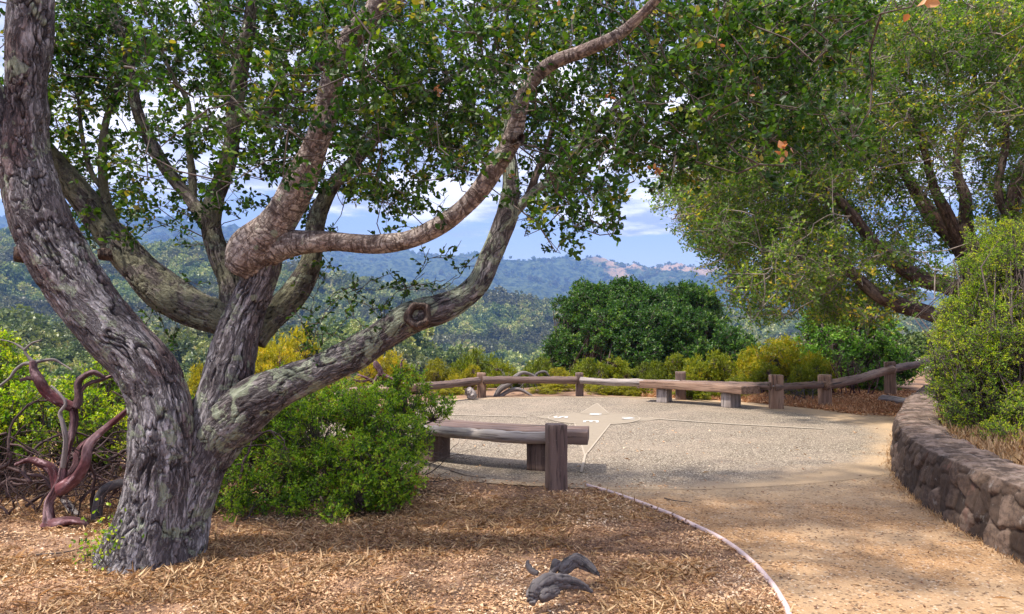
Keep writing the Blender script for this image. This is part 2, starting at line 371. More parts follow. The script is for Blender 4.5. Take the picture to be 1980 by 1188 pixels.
# ------------------------------------------------------------------ terrain
NODES = [
 (60,  [(-600,-9),(900,-9),(1400,-8),(1520,-4),(1680,-0.3),(2600,0)]),
 (130, [(-600,-20),(900,-24),(1400,-22),(1600,-12),(1900,-6),(2600,-4)]),
 (260, [(-600,0),(0,-3),(60,-5),(150,-8),(240,-9),(500,-7),(650,-5),(780,-6),(830,-10),(880,-16),(930,-21),(1000,-26),(1500,-26),(2600,-24)]),
 (470, [(-600,-55),(2600,-60)]),
 (1200,None), (2000,[(-600,-60),(2600,-60)]), (5000,None), (5900,None), (9000,[(-600,50),(2600,0)])]
S2 = [(-600,430),(0,452),(130,470),(240,482),(400,482),(500,508),(580,535),(640,548),(720,556),(800,562),(900,576),(1000,588),(1070,594),(1200,602),(1400,614),(1700,628),(2600,632)]
S5 = [(-600,415),(0,424),(150,424),(330,430),(450,444),(560,478),(640,490),(760,493),(860,497),(960,500),(1010,502),(1060,505),(1120,517),(1170,511),(1220,519),(1330,521),(1500,532),(1700,560),(1900,590),(2600,600)]
def hgt(x, y):
    x = np.asarray(x, float); y = np.asarray(y, float)
    r = np.hypot(x, y); az = np.clip(np.arctan2(x, y), -R(58), R(52)); px = 990+F*np.tan(az)
    rr = r*np.where(np.abs(np.arctan2(x, y)) < R(60), np.cos(az), 0.6)
    R0 = np.interp(px, [-600, 300, 700, 1400, 1560, 1700, 2600], [8, 10, 19, 21, 24, 46, 46])
    lev = [np.zeros_like(r)]; rad = [R0]
    for rd, tab in NODES:
        if tab is None:
            s = S2 if rd == 1200 else S5
            z = (640-np.interp(px, [a for a, _ in s], [b for _, b in s]))/F*rd + CAMH
            if rd == 1200: z = z-9
            if rd == 5900: z = z-60
        else: z = np.interp(px, [a for a, _ in tab], [b for _, b in tab])
        lev.append(z); rad.append(np.full_like(r, rd))
    out = np.zeros_like(r)
    for i in range(len(lev)-1):
        t = np.clip((rr-rad[i])/(rad[i+1]-rad[i]), 0, 1)
        t = t if i in (0, 1) else (t*t*(3-2*t)*0.6+t*0.4)
        m = rr >= rad[i]
        out = np.where(m, lev[i]+(lev[i+1]-lev[i])*t, out)
    P = np.stack([x, y, 0*x], -1)
    amp = sstep(20, 900, r)
    g = ridged(P/420.0, 5, 0.55)-0.62
    crest = np.exp(-((rr-5000)/260.0)**2)+np.exp(-((rr-1200)/90.0)**2)
    out = out + amp*np.where(rr > 1700, 210, 62)*g*(1-0.9*np.clip(crest, 0, 1))*(1-sstep(6000, 8000, r)) + amp*8*(fbm(P/70.0, 3)-0.5)
    out = out + sstep(9, 25, r)*0.5*(fbm(P/9.0, 3)-0.5)*sstep(0.3, 1.0, np.abs(out)+0.0)
    return out
def build_ground():
    ra = np.concatenate([np.linspace(0.3, 30, 90), np.geomspace(30.6, 6300, 500)])
    fr = np.arange(-50, 50, 0.16); bk = np.arange(50, 310, 3.0)
    an = np.radians(np.concatenate([fr, bk])); n = len(an)
    A, Rr = np.meshgrid(an, ra)
    X, Y = Rr*np.sin(A), Rr*np.cos(A); Z = hgt(X, Y)
    V = np.stack([X, Y, Z], -1).reshape(-1, 3)
    i = np.arange(len(ra)-1)[:, None]; j = np.arange(n)[None]; j2 = (j+1) % n
    Q = np.stack([i*n+j2, i*n+j, (i+1)*n+j, (i+1)*n+j2], -1).reshape(-1, 4)
    V = np.vstack([V, [[0, 0, 0]]])
    T = np.stack([np.full(n, len(V)-1), np.arange(n), (np.arange(n)+1) % n], -1)
    m, t, b, o = new_mat('hill_and_litter_ground')
    g = t.nodes.new('ShaderNodeNewGeometry'); P = g.outputs['Position']
    ln = t.nodes.new('ShaderNodeVectorMath'); ln.operation = 'LENGTH'; t.links.new(P, ln.inputs[0]); dist = ln.outputs['Value']
    n1 = noise(t, P, 26, 6, 0.7); n2 = noise(t, P, 1.3, 4, 0.6); n3 = voro(t, P, 42, 'F1', 'Color')
    s3 = t.nodes.new('ShaderNodeSeparateColor'); t.links.new(n3, s3.inputs[0])
    near = mixc(t, maprange(t, n1, 0.35, 0.65), (0.17, 0.098, 0.07), (0.42, 0.26, 0.17))
    near = mixc(t, mathn(t, 'MULTIPLY', s3.outputs[0], 0.5), near, (0.42, 0.28, 0.18))
    near = mixc(t, maprange(t, n2, 0.4, 0.65, 0, 0.5), near, (0.16, 0.095, 0.065))
    # mid slopes: scrub and soil
    m1 = noise(t, P, 0.05, 5, 0.65); m2 = noise(t, P, 0.006, 4, 0.6)
    mid = mixc(t, maprange(t, m1, 0.4, 0.6), (0.035, 0.055, 0.02), (0.12, 0.11, 0.06))
    mid = mixc(t, maprange(t, m2, 0.57, 0.66), mid, (0.24, 0.17, 0.13))
    # far ridge: woods with golden grass patches on the crest
    f1 = noise(t, P, 0.0028, 6, 0.68, 0.4); f2 = noise(t, P, 0.03, 6, 0.75)
    sp = t.nodes.new('ShaderNodeSeparateXYZ'); t.links.new(P, sp.inputs[0])
    woods = mixc(t, maprange(t, f2, 0.38, 0.62), (0.010, 0.024, 0.014), (0.10, 0.13, 0.055))
    hi = maprange(t, sp.outputs[2], 230, 420, -0.12, 0.045)
    hi = mathn(t, 'ADD', hi, maprange(t, sp.outputs[0], 0, 1300, -0.06, 0.035))
    gl = mathn(t, 'MULTIPLY', maprange(t, sp.outputs[0], 430, 620), maprange(t, sp.outputs[0], 1350, 1150))
    hi = mathn(t, 'ADD', hi, mathn(t, 'MULTIPLY', mathn(t, 'MULTIPLY', gl, maprange(t, sp.outputs[2], 250, 380)), 0.10))
    gm = maprange(t, mathn(t, 'ADD', f1, hi), 0.545, 0.60)
    gm = mathn(t, 'MULTIPLY', gm, maprange(t, f2, 0.66, 0.54))
    gm = mathn(t, 'MULTIPLY', gm, mathn(t, 'ADD', mathn(t, 'MULTIPLY', gl, 0.85), 0.12))
    far = mixc(t, gm, woods, (0.46, 0.30, 0.17))
    col = mixc(t, maprange(t, dist, 30, 60), near, mid)
    col = mixc(t, maprange(t, dist, 1250, 1500), col, far)
    t.links.new(col, b.inputs['Base Color']); b.inputs['Roughness'].default_value = 0.95; b.inputs['Specular IOR Level'].default_value = 0.1
    nb = bump(t, None, mathn(t, 'ADD', n1, s3.outputs[1]), 0.5, 0.015)
    bump(t, b, f2, 1.0, 14.0, nb)
    me = make_mesh('ground', V, [T, Q], m, smooth=True)
    tag(link('ground', me), None, None, kind='structure')
build_ground()

# ------------------------------------------------------------------ leaves and twigs
def leaf_verts(P, D, Nn, L, W, six=False, curl=0.15):
    """P base (n,3), D direction, Nn normal -> V (n*k,3), tris"""
    D = nrm(D); S = nrm(np.cross(D, Nn)); Nn = np.cross(S, D); n = len(P)
    L = np.broadcast_to(L, n)[:, None]; W = np.broadcast_to(W, n)[:, None]
    if six:
        a = P; b = P+D*L*0.35+S*W*0.5+Nn*L*curl*0.5; c = P+D*L*0.78+S*W*0.36+Nn*L*curl*0.3
        d = P+D*L; e = P+D*L*0.78-S*W*0.36+Nn*L*curl*0.3; f = P+D*L*0.35-S*W*0.5+Nn*L*curl*0.5
        V = np.stack([a, b, c, d, e, f], 1).reshape(-1, 3)
        k = (np.arange(n)*6)[:, None]
        Fq = np.concatenate([np.stack([k+0, k+3, k+2, k+1], -1)[:, 0], np.stack([k+0, k+5, k+4, k+3], -1)[:, 0]])
        return V, Fq
    a = P; b = P+D*L*0.45+S*W*0.5+Nn*L*curl; c = P+D*L; d = P+D*L*0.45-S*W*0.5+Nn*L*curl
    V = np.stack([a, b, c, d], 1).reshape(-1, 3); k = (np.arange(n)*4)[:, None]
    T = np.concatenate([np.stack([k, k+1, k+2], -1)[:, 0], np.stack([k, k+2, k+3], -1)[:, 0]])
    return V, T
def leaf_mesh(name, P, D, Nn, L, W, mat, clu, six=False, curl=0.15, rnd=None):
    n = len(P); V, Fc = leaf_verts(P, D, Nn, L, W, six, curl)
    rnd = RG.random(n) if rnd is None else rnd
    return make_mesh(name, V, Fc, mat, {'rnd': ('FACE', 'FLOAT', np.tile(rnd, 2)), 'clu': ('FACE', 'FLOAT', np.tile(clu, 2))})
def rdir(n, up=0.0):
    d = nrm(RG.normal(size=(n, 3))); d[:, 2] += up; return nrm(d)
def thin_tubes(S, E, r0, r1, seg=3, bend=0.12):
    """many straight-ish twigs at once: S,E (n,3)"""
    n = len(S); D = nrm(E-S); A = nrm(np.cross(D, np.where(np.abs(D[:, 2:3]) < 0.9, [[0, 0, 1.0]], [[1.0, 0, 0]]))); B = np.cross(D, A)
    L = np.linalg.norm(E-S, axis=1)[:, None]
    Mid = (S+E)/2+RG.normal(size=(n, 3))*L*bend
    rs = [np.broadcast_to(r0, n), (np.broadcast_to(r0, n)+np.broadcast_to(r1, n))/2, np.broadcast_to(r1, n)]
    V = []
    for C, r in zip((S, Mid, E), rs):
        for k in range(seg):
            a = 2*math.pi*k/seg
            V.append(C+(A*math.cos(a)+B*math.sin(a))*r[:, None])
    V = np.stack(V, 1).reshape(-1, 3); m = 3*seg; base = (np.arange(n)*m)[:, None]; Q = []
    for l in range(2):
        for k in range(seg):
            k2 = (k+1) % seg
            Q.append(base+np.array([[l*seg+k, l*seg+k2, (l+1)*seg+k2, (l+1)*seg+k]]))
    return V, np.concatenate(Q)
def sprays(C, rc, nl, leafL, leafW, twigs_per=5, droop=0.0, aim=None, gath=0.6, up=0.3):
    """leafy sprays round centres C -> leaf arrays and twig segments"""
    n = len(C); rc = np.broadcast_to(rc, n)
    ax = rdir(n, up) if aim is None else nrm(aim+0.7*rdir(n, up))
    S = C-ax*rc[:, None]*0.9
    ts = np.repeat(np.arange(n), twigs_per)
    st = S[ts]+ax[ts]*(rc[ts]*RG.uniform(0.1, 0.9, len(ts)))[:, None]
    td = nrm(ax[ts]*0.7+rdir(len(ts))*0.9); td[:, 2] -= droop
    en = st+nrm(td)*(rc[ts]*RG.uniform(0.6, 1.25, len(ts)))[:, None]
    per = max(1, int(round(nl/twigs_per)))
    li = np.repeat(np.arange(len(ts)), per); t = RG.random(len(li))**gath
    P = st[li]+(en-st)[li]*t[:, None]+RG.normal(size=(len(li), 3))*0.06*rc[ts][li][:, None]
    D = nrm(nrm((en-st)[li])*0.5+rdir(len(li), up*0.4)*0.9)
    Nn = rdir(len(li), 0.9)
    L = leafL*RG.uniform(0.65, 1.25, len(li)); W = L*leafW
    clu = (RG.random(n))[ts][li]
    return P, D, Nn, L, W, clu, (S, C+ax*rc[:, None]*0.4), (st, en)

# ------------------------------------------------------------------ the big oak
OAK = thing('oak_tree', 'big twisted oak with forking grey trunk and long low limbs in the left foreground', 'tree', loc=(-2.49, 4.95, 0))
CRK = []
def bark_disp(amp, lump=0.06, f=9.0, st=0.28, seed=0.0):
    def fn(bc, ph, v):
        q = bc+seed
        a = ridged(q*np.array([f, f, f*st]), 4, 0.55)
        l = fbm(q*np.array([2.2, 2.2, 1.6])+5, 3)-0.5
        R0 = np.hypot(bc[..., 0], bc[..., 1])
        k = np.clip(R0/0.12, 0.15, 1)
        w_ = q+0.05*np.stack([fbm(q*6+31*j, 2)-0.5 for j in range(3)], -1)*2
        n1 = np.abs(fbm(w_*np.array([f*1.5, f*1.5, f*st*1.1]), 3)-0.5); n2 = np.abs(fbm(w_*np.array([f*2.2, f*2.2, f*0.9])+77, 2)-0.5)
        ck = np.maximum(np.exp(-(n1/0.022)**2), 0.7*np.exp(-(n2/0.018)**2)*(fbm(q*4, 2) > 0.47))
        CRK.append(ck)
        return amp*k*(a-0.62)*2.0+lump*2*l*R0*2.2-1.35*amp*k*ck
    return fn
SEGS = []      # centre-line samples of the oak's limbs, for twigs to start from
def limb(parent, name, pts, mat, seg=40, step=0.02, amp=0.010, lump=0.06, label=None, f=9.0, keep=SEGS, flare=None):
    a = np.array(pts, float)
    W = PX(a[:, 0], a[:, 1], a[:, 2]); rad = a[:, 3]/F*a[:, 2]*(0.87 if mat is M['bark'] else 0.80 if parent is not OAK and mat is M['bark_red'] else 0.94)
    C = catmull(np.column_stack([W, rad]), step)
    pos = C[:, :3]; r = np.maximum(C[:, 3], 0.002)
    base = bark_disp(amp, lump, f, seed=len(bpy.data.meshes)*1.37)
    def fn(bc, ph, v):
        d = base(bc, ph, v)
        if mat is M['bark_red']: d = d+0.20*r[:, None]*np.cos(3*ph[None]+v[:, None]*9)*(0.6+0.6*fbm(bc*6, 2))
        if flare is not None:
            z = pos[:, 2][:, None]; k = np.clip(1-z/flare[0], 0, 1)**2
            d = d+k*(0.03+flare[1]*np.maximum(0, np.cos(ph*flare[2]+flare[3])+0.3*np.cos(ph*3+1)))[None]
        return d
    V, Q, bc = tube(pos, r, seg, fn)
    V = V-np.array(parent.location); ck = CRK[-1].ravel(); CRK.clear(); ck = np.concatenate([ck, np.zeros(len(V)-len(ck))])
    me = make_mesh(name, V, Q, mat, {'bc': ('POINT', 'FLOAT_VECTOR', bc+len(bpy.data.meshes)*0.731), 'crk': ('POINT', 'FLOAT', ck*(1.0 if amp > 0.005 else 0.25))}, True)
    o = link(name, me, parent)
    if label: o['label'] = label
    if keep is not None: keep.append(np.column_stack([pos, r])[::3])
    return o
limb(OAK, 'trunk', [(272,1180,4.97,112),(284,1100,4.97,98),(296,1030,4.96,82),(306,960,4.95,73),(314,880,4.93,69),(311,800,4.9,65),(298,750,4.9,62),(272,700,4.88,62),(215,640,4.85,61),(160,570,4.82,60),(118,505,4.8,61),(80,425,4.78,63),(52,320,4.75,55),(50,220,4.72,46),(54,140,4.7,43),(60,40,4.65,43),(64,-60,4.6,40),(60,-220,4.5,34)],
     M['bark'], 210, 0.009, 0.016, 0.05, f=9, flare=(0.45, 0.05, 4, 0.6))
limb(OAK, 'trunk', [(322,1150,5.06,70),(340,1060,5.06,66),(360,985,5.06,56),(383,915,5.07,54),(408,860,5.08,58),(422,800,5.1,60),(438,740,5.12,58),(450,690,5.13,54),(462,640,5.14,48),(478,595,5.13,41),(496,555,5.1,38),(508,510,5.08,40),(500,480,5.05,44)],
     M['bark'], 180, 0.009, 0.014, 0.05, label='right hand fork of the trunk', f=8.5)
limb(OAK, 'limb', [(405,880,5.10,44),(440,820,5.05,52),(500,772,5.0,48),(560,742,4.98,38),(620,716,4.97,34),(690,682,4.95,34),(750,642,4.93,31),(800,612,4.9,34),(850,598,4.9,30),(890,580,4.92,25),(925,548,4.95,23),(945,505,5.0,22),(966,455,5.05,22),(983,405,5.1,22),(988,360,5.15,17),(985,310,5.2,14),(975,250,5.3,10),(990,180,5.4,7)],
     M['bark_lichen'], 120, 0.009, 0.010, 0.09, label='lowest limb, spotted with pale lichen', f=9)
limb(OAK, 'limb', [(488,500,5.05,40),(530,478,5.0,34),(575,470,4.95,26),(640,467,4.88,20),(720,473,4.8,20),(790,464,4.72,20),(845,440,4.66,22),(890,408,4.6,20),(930,365,4.55,19),(962,315,4.5,20),(990,270,4.45,19),(1003,222,4.4,16),(1020,170,4.35,15),(1062,126,4.3,14),(1130,98,4.2,13),(1195,68,4.1,14),(1248,22,4.0,13),(1290,-25,3.9,12),(1380,-110,3.7,10),(1500,-210,3.5,7)],
     M['bark_pale'], 64, 0.010, 0.0035, 0.14, label='pale ringed limb reaching to the right', f=12)
limb(OAK, 'limb', [(470,520,5.06,36),(490,482,5.0,46),(535,432,4.95,34),(572,368,4.88,30),(603,300,4.8,28),(627,232,4.72,27),(640,165,4.66,25),(662,100,4.6,26),(706,42,4.5,23),(748,-12,4.42,20),(820,-90,4.3,17),(900,-200,4.1,12)],
     M['bark_pale'], 80, 0.010, 0.004, 0.14, label='pale upright limb with a dark knot', f=12)
limb(OAK, 'limb', [(470,640,5.16,30),(430,618,5.2,34),(385,603,5.25,34),(330,574,5.32,38),(282,532,5.4,38),(235,482,5.45,36),(192,425,5.5,30),(150,370,5.5,28),(108,318,5.45,25),(60,262,5.3,23),(10,200,5.2,18),(-60,110,5.1,12)],
     M['bark_moss'], 90, 0.010, 0.010, 0.12, label='mossy limb running up to the left', f=10)
limb(OAK, 'limb', [(468,640,5.2,30),(452,590,5.26,28),(444,545,5.3,25),(424,495,5.34,23),(408,440,5.38,20),(416,385,5.4,18),(436,330,5.42,17),(450,262,5.42,17),(456,190,5.4,18),(468,120,5.38,17),(480,60,5.34,14),(492,-20,5.3,12),(520,-120,5.2,8)],
     M['bark_moss'], 48, 0.015, 0.008, 0.08, f=11)
limb(OAK, 'limb', [(412,450,5.36,17),(366,385,5.45,14),(322,328,5.5,13),(290,272,5.55,12),(266,215,5.58,11),(254,150,5.6,10),(244,90,5.6,10),(222,40,5.6,9),(205,-30,5.6,7)], M['bark_moss'], 32, 0.02, 0.006, 0.1, f=12)
limb(OAK, 'limb', [(372,405,5.45,9),(372,340,5.5,8),(364,275,5.5,7),(364,200,5.55,6),(335,150,5.6,5),(310,90,5.6,3)], M['bark_moss'], 20, 0.02, 0.004, 0.1)
limb(OAK, 'limb', [(228,470,5.45,14),(208,400,5.5,10),(198,330,5.5,8),(202,250,5.5,7),(225,170,5.55,5),(240,110,5.6,3)], M['bark_moss'], 20, 0.02, 0.004, 0.1)
limb(OAK, 'limb', [(208,380,5.5,6),(175,330,5.5,5),(160,270,5.5,4),(150,180,5.5,3)], M['bark_moss'], 14, 0.02, 0.003, 0.1)
limb(OAK, 'limb', [(490,660,5.25,26),(520,618,5.32,28),(566,572,5.4,28),(598,520,5.45,23),(606,470,5.5,21),(614,420,5.55,20),(642,362,5.62,16),(690,308,5.7,13),(752,245,5.8,9),(830,180,5.9,7),(920,120,6.0,4)],
     M['bark_moss'], 44, 0.015, 0.008, 0.08, label='dark mossy limb behind the pale ones', f=11)
limb(OAK, 'limb', [(985,420,5.1,14),(1030,374,5.1,11),(1075,338,5.1,9),(1108,300,5.15,8),(1140,262,5.2,7),(1172,225,5.2,6),(1215,180,5.2,4),(1270,120,5.2,3)], M['bark_lichen'], 24, 0.02, 0.004, 0.1)
limb(OAK, 'limb', [(1022,380,5.1,9),(1040,330,5.15,8),(1058,285,5.2,6),(1075,220,5.25,4)], M['bark_far'], 20, 0.02, 0.003, 0.1)
limb(OAK, 'limb', [(455,215,5.4,11),(500,225,5.35,9),(545,205,5.3,8),(585,165,5.3,6),(615,120,5.3,4)], M['bark_moss'], 20, 0.02, 0.004, 0.1)
limb(OAK, 'limb', [(700,50,4.5,9),(760,10,4.5,7),(830,-40,4.5,5)], M['bark_pale'], 20, 0.02, 0.003, 0.1)
limb(OAK, 'limb', [(45,330,4.75,40),(8,270,4.7,36),(-30,180,4.6,32),(-80,60,4.5,28),(-140,-80,4.3,20)], M['bark'], 48, 0.02, 0.01, 0.05)

# pruning scars: knobs with a ring and a dark hollow
def scar(parent, px, py, d, rpx, axis, label=None, mat='bark_far', out=0.05):
    c = PX(px, py, d); r = rpx/F*d; ax = nrm(np.array(axis, float))
    prof = [(1.30, -out*1.6), (1.22, -0.2*out), (1.12, 0.35*out), (0.95, 0.55*out), (0.78, 0.35*out), (0.62, 0.0), (0.45, -0.45*out), (0.2, -0.6*out), (0.01, -0.6*out)]
    u = nrm(np.cross(ax, [0.13, 0.2, 1.0])); v = np.cross(ax, u); seg = 28; V = []
    for k, (rr, hh) in enumerate(prof):
        for s in range(seg):
            a = 2*math.pi*s/seg; w_ = 1+0.10*math.sin(2*a+1)+0.06*math.sin(5*a)
            V.append(c+ax*hh+(u*math.cos(a)+v*math.sin(a)*1.15)*r*rr*w_)
    V = np.array(V)+(fbm(np.array(V)*60, 3)[:, None]-0.5)*0.010*ax; Q = []
    for k in range(len(prof)-1):
        for s in range(seg):
            Q.append((k*seg+s, k*seg+(s+1) % seg, (k+1)*seg+(s+1) % seg, (k+1)*seg+s))
    me = make_mesh('knot', V-np.array(parent.location), np.array(Q), [M[mat], M['hollow']], midx=np.repeat((np.arange(len(prof)-1) >= 5).astype(int), seg), attrs={'bc': ('POINT', 'FLOAT_VECTOR', V)}, smooth=True)
    o = link('knot', me, parent)
    if label: o['label'] = label
scar(OAK, 808, 609, 4.77, 20, (0.1, -1, 0.05), 'round hollow knot on the low limb', 'bark_far', 0.055)
scar(OAK, 628, 119, 4.57, 15, (-0.6, -0.8, 0.1), 'dark oval knot')
scar(OAK, 36, 492, 4.72, 12, (-0.8, -0.6, 0.0), 'pale cut stub')
scar(OAK, 1003, 268, 4.38, 9, (0.7, -0.7, -0.1))
scar(OAK, 198, 492, 5.35, 9, (-0.9, -0.3, 0.0))

# crown: density of leaf sprays over the part of the sky the crown fills (60 x 40 px cells)
OAKMAP = """
247765688888886777777777777900000
257766667788885777777777787900000
268876666788885678777777886600000
377886666678887667656787876500000
277875666668887666547787777500000
268665656778888777667887787600000
268644446668888876778888886500000
255532343456666555777664554300000
244332224415753137750144320000000
033532223114741127741000000000000
023432111101100006630000000000000
012210011110000001200000000000000
"""
def from_map(txt, x0, y0, cw, ch, dlo, dhi, per, pw=1.0):
    P = []
    for r_, row in enumerate([l for l in txt.strip().split('\n')]):
        for c_, ch_ in enumerate(row):
            k = (int(ch_)/9.0)**pw*per; n = int(k)+(RG.random() < k-int(k))
            for _ in range(n):
                P.append((x0+(c_+RG.random())*cw, y0+(r_+RG.random())*ch, RG.uniform(dlo, dhi)))
    P = np.array(P); return PX(P[:, 0], P[:, 1], P[:, 2]), P
C1, pp = from_map(OAKMAP, 0, 0, 60, 40, 0.01, 1.0, 15.5, 1.3)
pp[:, 2] = np.where(RG.random(len(pp)) < 0.12, 3.7+pp[:, 2]*1.2, 5.0+pp[:, 2]*2.2)
C1 = PX(pp[:, 0], pp[:, 1], pp[:, 2])
# nothing hangs in front of the left trunk
C1[:, 1] = np.where(pp[:, 0] < 230, np.maximum(pp[:, 2], 5.3), pp[:, 2]); C1 = PX(pp[:, 0], pp[:, 1], C1[:, 1])
# uneven clumps: thin the sprays where a noise field is low so gaps of sky stay open
kz = fbm(C1*1.9, 3); C1 = C1[(kz > 0.44) | (RG.random(len(C1)) < 0.3)]
# crown outside the picture (above, left, behind the camera): what shades the ground
n = 260; ex = np.column_stack([RG.uniform(-7.5, 2.6, n), RG.uniform(1.0, 8.4, n), RG.uniform(3.1, 6.8, n)])
dd = ((ex[:, 0]+2.4)/5.0)**2+((ex[:, 1]-4.9)/3.9)**2+((ex[:, 2]-3.3)/3.4)**2
pxz = (ex[:, 2]-CAMH)/np.maximum(ex[:, 1], 0.1)
ex = ex[(dd < 1) & (pxz > 0.50)]
C0, _ = from_map("\n".join(["2333333444444444444444443333200000"[:33]]*3), 0, -150, 60, 50, 4.8, 7.4, 10, 1.0)
CC = np.vstack([C1, ex, C0])
allseg = np.concatenate(SEGS)
P, D, Nn, L, W, clu, t1, t2 = sprays(CC, RG.uniform(0.10, 0.20, len(CC)), 46, 0.041, 0.64, 5, 0.15, up=0.15)
keepm = np.abs(P[:, 1]) > 1.8
crown = link('crown', leaf_mesh('crown', (P-np.array(OAK.location))[keepm], D[keepm], Nn[keepm], L[keepm], W[keepm], M['oak_leaf'], clu[keepm], six=True, curl=0.22), OAK)
# twigs: every spray hangs on a branchlet from the nearest limb
def nearest(C, S, rmin=0.0):
    out = np.zeros(len(C), int)
    for a in range(0, len(C), 400):
        d = np.linalg.norm(C[a:a+400, None]-S[None, :, :3], axis=2); out[a:a+400] = d.argmin(1)
    return out
ni = nearest(t1[0], allseg); st = allseg[ni, :3]; dn = np.linalg.norm(st-t1[0], axis=1)
# chain: connect far sprays through nearer ones
order = np.argsort(dn); hub = st.copy(); root = t1[0]
for k_, i_ in enumerate(order):
    if dn[i_] > 0.45 and k_ > 5:
        prev = order[:k_]; d_ = np.linalg.norm(root[prev]-root[i_], axis=1)+0.25*dn[prev]
        hub[i_] = root[prev[d_.argmin()]]
A = Acc(); fk = (root[:, 1] > 2.6) & (hub[:, 1] > 2.6); f2 = t2[0][:, 1] > 2.0
V, Q = thin_tubes(hub[fk], root[fk], np.clip(0.003+0.003*dn, 0.003, 0.007)[fk], 0.003, 4, 0.10); A.add(V, Q)
V, Q = thin_tubes(t1[0][fk], t1[1][fk], 0.003, 0.0018, 3); A.add(V, Q)
V, Q = thin_tubes(t2[0][f2], t2[1][f2], 0.0018, 0.001, 3); A.add(V, Q)
A.V = [v-np.array(OAK.location) for v in A.V]
link('twigs', A.mesh('twigs', M['twig']), OAK)

# water sprouts on the limbs, hanging sprays
def sprout(parent, paths, leafL, nleaf, mat, loc, tw=0.004):
    Sx, Ex, Pn, Dn = [], [], [], []
    for p in paths:
        a = np.array(p, float); C = catmull(PX(a[:, 0], a[:, 1], a[:, 2]), 0.03); C = C+RG.normal(size=C.shape)*0.006
        Sx.append(C[:-1]); Ex.append(C[1:])
        for _ in range(int(len(C)*0.55)):
            i = RG.integers(1, len(C)); d = rdir(1, 0.25)[0]; l = RG.uniform(0.06, 0.17)
            Sx.append(C[i:i+1]); Ex.append(C[i:i+1]+d*l)
            k = nleaf; t = RG.random(k)[:, None]
            Pn.append(C[i]+d*l*t); Dn.append(nrm(d+1.1*rdir(k)))
    V, Q = thin_tubes(np.concatenate(Sx), np.concatenate(Ex), tw, tw*0.7, 3, 0.02)
    A = Acc(); A.add(V-loc, Q); link('stems', A.mesh('sprout_stems', M['twig']), parent)
    Pn = np.concatenate(Pn)-loc; Dn = np.concatenate(Dn)
    L = leafL*RG.uniform(0.7, 1.2, len(Pn))
    link('leaves', leaf_mesh('sprout_leaves', Pn, Dn, rdir(len(Pn), 0.8), L, L*0.55, mat, RG.random(len(Pn))*0.6+0.2, True, 0.2), parent)
LO = np.array(OAK.location)
for grp in (
  [[(600,690,4.97,0),(612,640,4.95,0),(640,590,4.9,0),(690,560,4.9,0),(740,535,4.9,0)], [(604,690,4.97,0),(600,620,5.0,0),(612,560,5.0,0),(618,530,5.0,0)],
   [(600,690,4.97,0),(590,640,4.85,0),(570,600,4.8,0)], [(604,690,4.97,0),(650,640,4.85,0),(680,610,4.8,0),(700,640,4.8,0)], [(640,590,4.9,0),(655,560,4.9,0),(735,560,4.9,0),(780,550,4.9,0)]],
  [[(760,620,4.9,0),(790,560,4.95,0),(820,510,5.0,0),(830,480,5.0,0)], [(820,510,5.0,0),(850,495,5.0,0),(880,500,5.0,0)], [(790,560,4.95,0),(850,560,4.95,0),(890,530,5.0,0),(905,500,5.0,0)]],
  [[(740,640,4.9,0),(745,590,4.9,0),(780,560,4.9,0),(860,540,4.9,0)], [(745,590,4.9,0),(720,600,4.9,0),(700,580,4.9,0)]],
  [[(282,530,5.35,0),(300,590,5.3,0),(320,640,5.3,0),(345,670,5.3,0)], [(300,590,5.3,0),(285,630,5.3,0),(300,660,5.3,0)], [(300,590,5.3,0),(340,620,5.3,0),(330,680,5.3,0)]],
  [[(350,565,5.3,0),(372,545,5.3,0),(395,560,5.3,0)]],
  [[(190,420,5.45,0),(185,470,5.4,0),(195,490,5.4,0)]],
  [[(240,480,5.4,0),(300,440,5.4,0),(345,445,5.4,0),(400,480,5.4,0)]],
  [[(612,465,5.4,0),(650,440,5.3,0),(640,480,5.2,0)]],
  [[(720,460,4.9,0),(770,440,5.0,0),(800,440,5.0,0)]],
  [[(600,500,5.4,0),(640,520,5.3,0),(655,535,5.3,0)]]):
    b = bpy.data.objects.new('sprout', None); COL.objects.link(b); b.parent = OAK; b.empty_display_size = 0.1
    sprout(b, grp, 0.036, 6, M['oak_leaf'], LO, 0.003)
# clusters of dead leaves in the crown
for (px, py, d, k, s) in ((1512,290,3.6,9,0.05),(1762,12,3.0,3,0.06),(848,172,4.6,12,0.035),(1178,186,4.6,6,0.035),(1268,330,5.0,14,0.035),(1080,14,4.2,5,0.035),(536,134,5.2,4,0.035),(988,338,5.0,6,0.035),(1450,183,4.0,2,0.03),(1393,85,4.0,3,0.035)):
    c = PX(px, py, d); Pn = np.repeat(c[None], k, 0)+RG.normal(size=(k, 3))*s*0.4
    L = s*RG.uniform(0.7, 1.2, k)
    link('dead_leaves', leaf_mesh('dead_leaves', Pn-LO, rdir(k, -0.4), rdir(k), L, L*0.6, M['brown_leaf'], RG.random(k), True, 0.3), OAK)

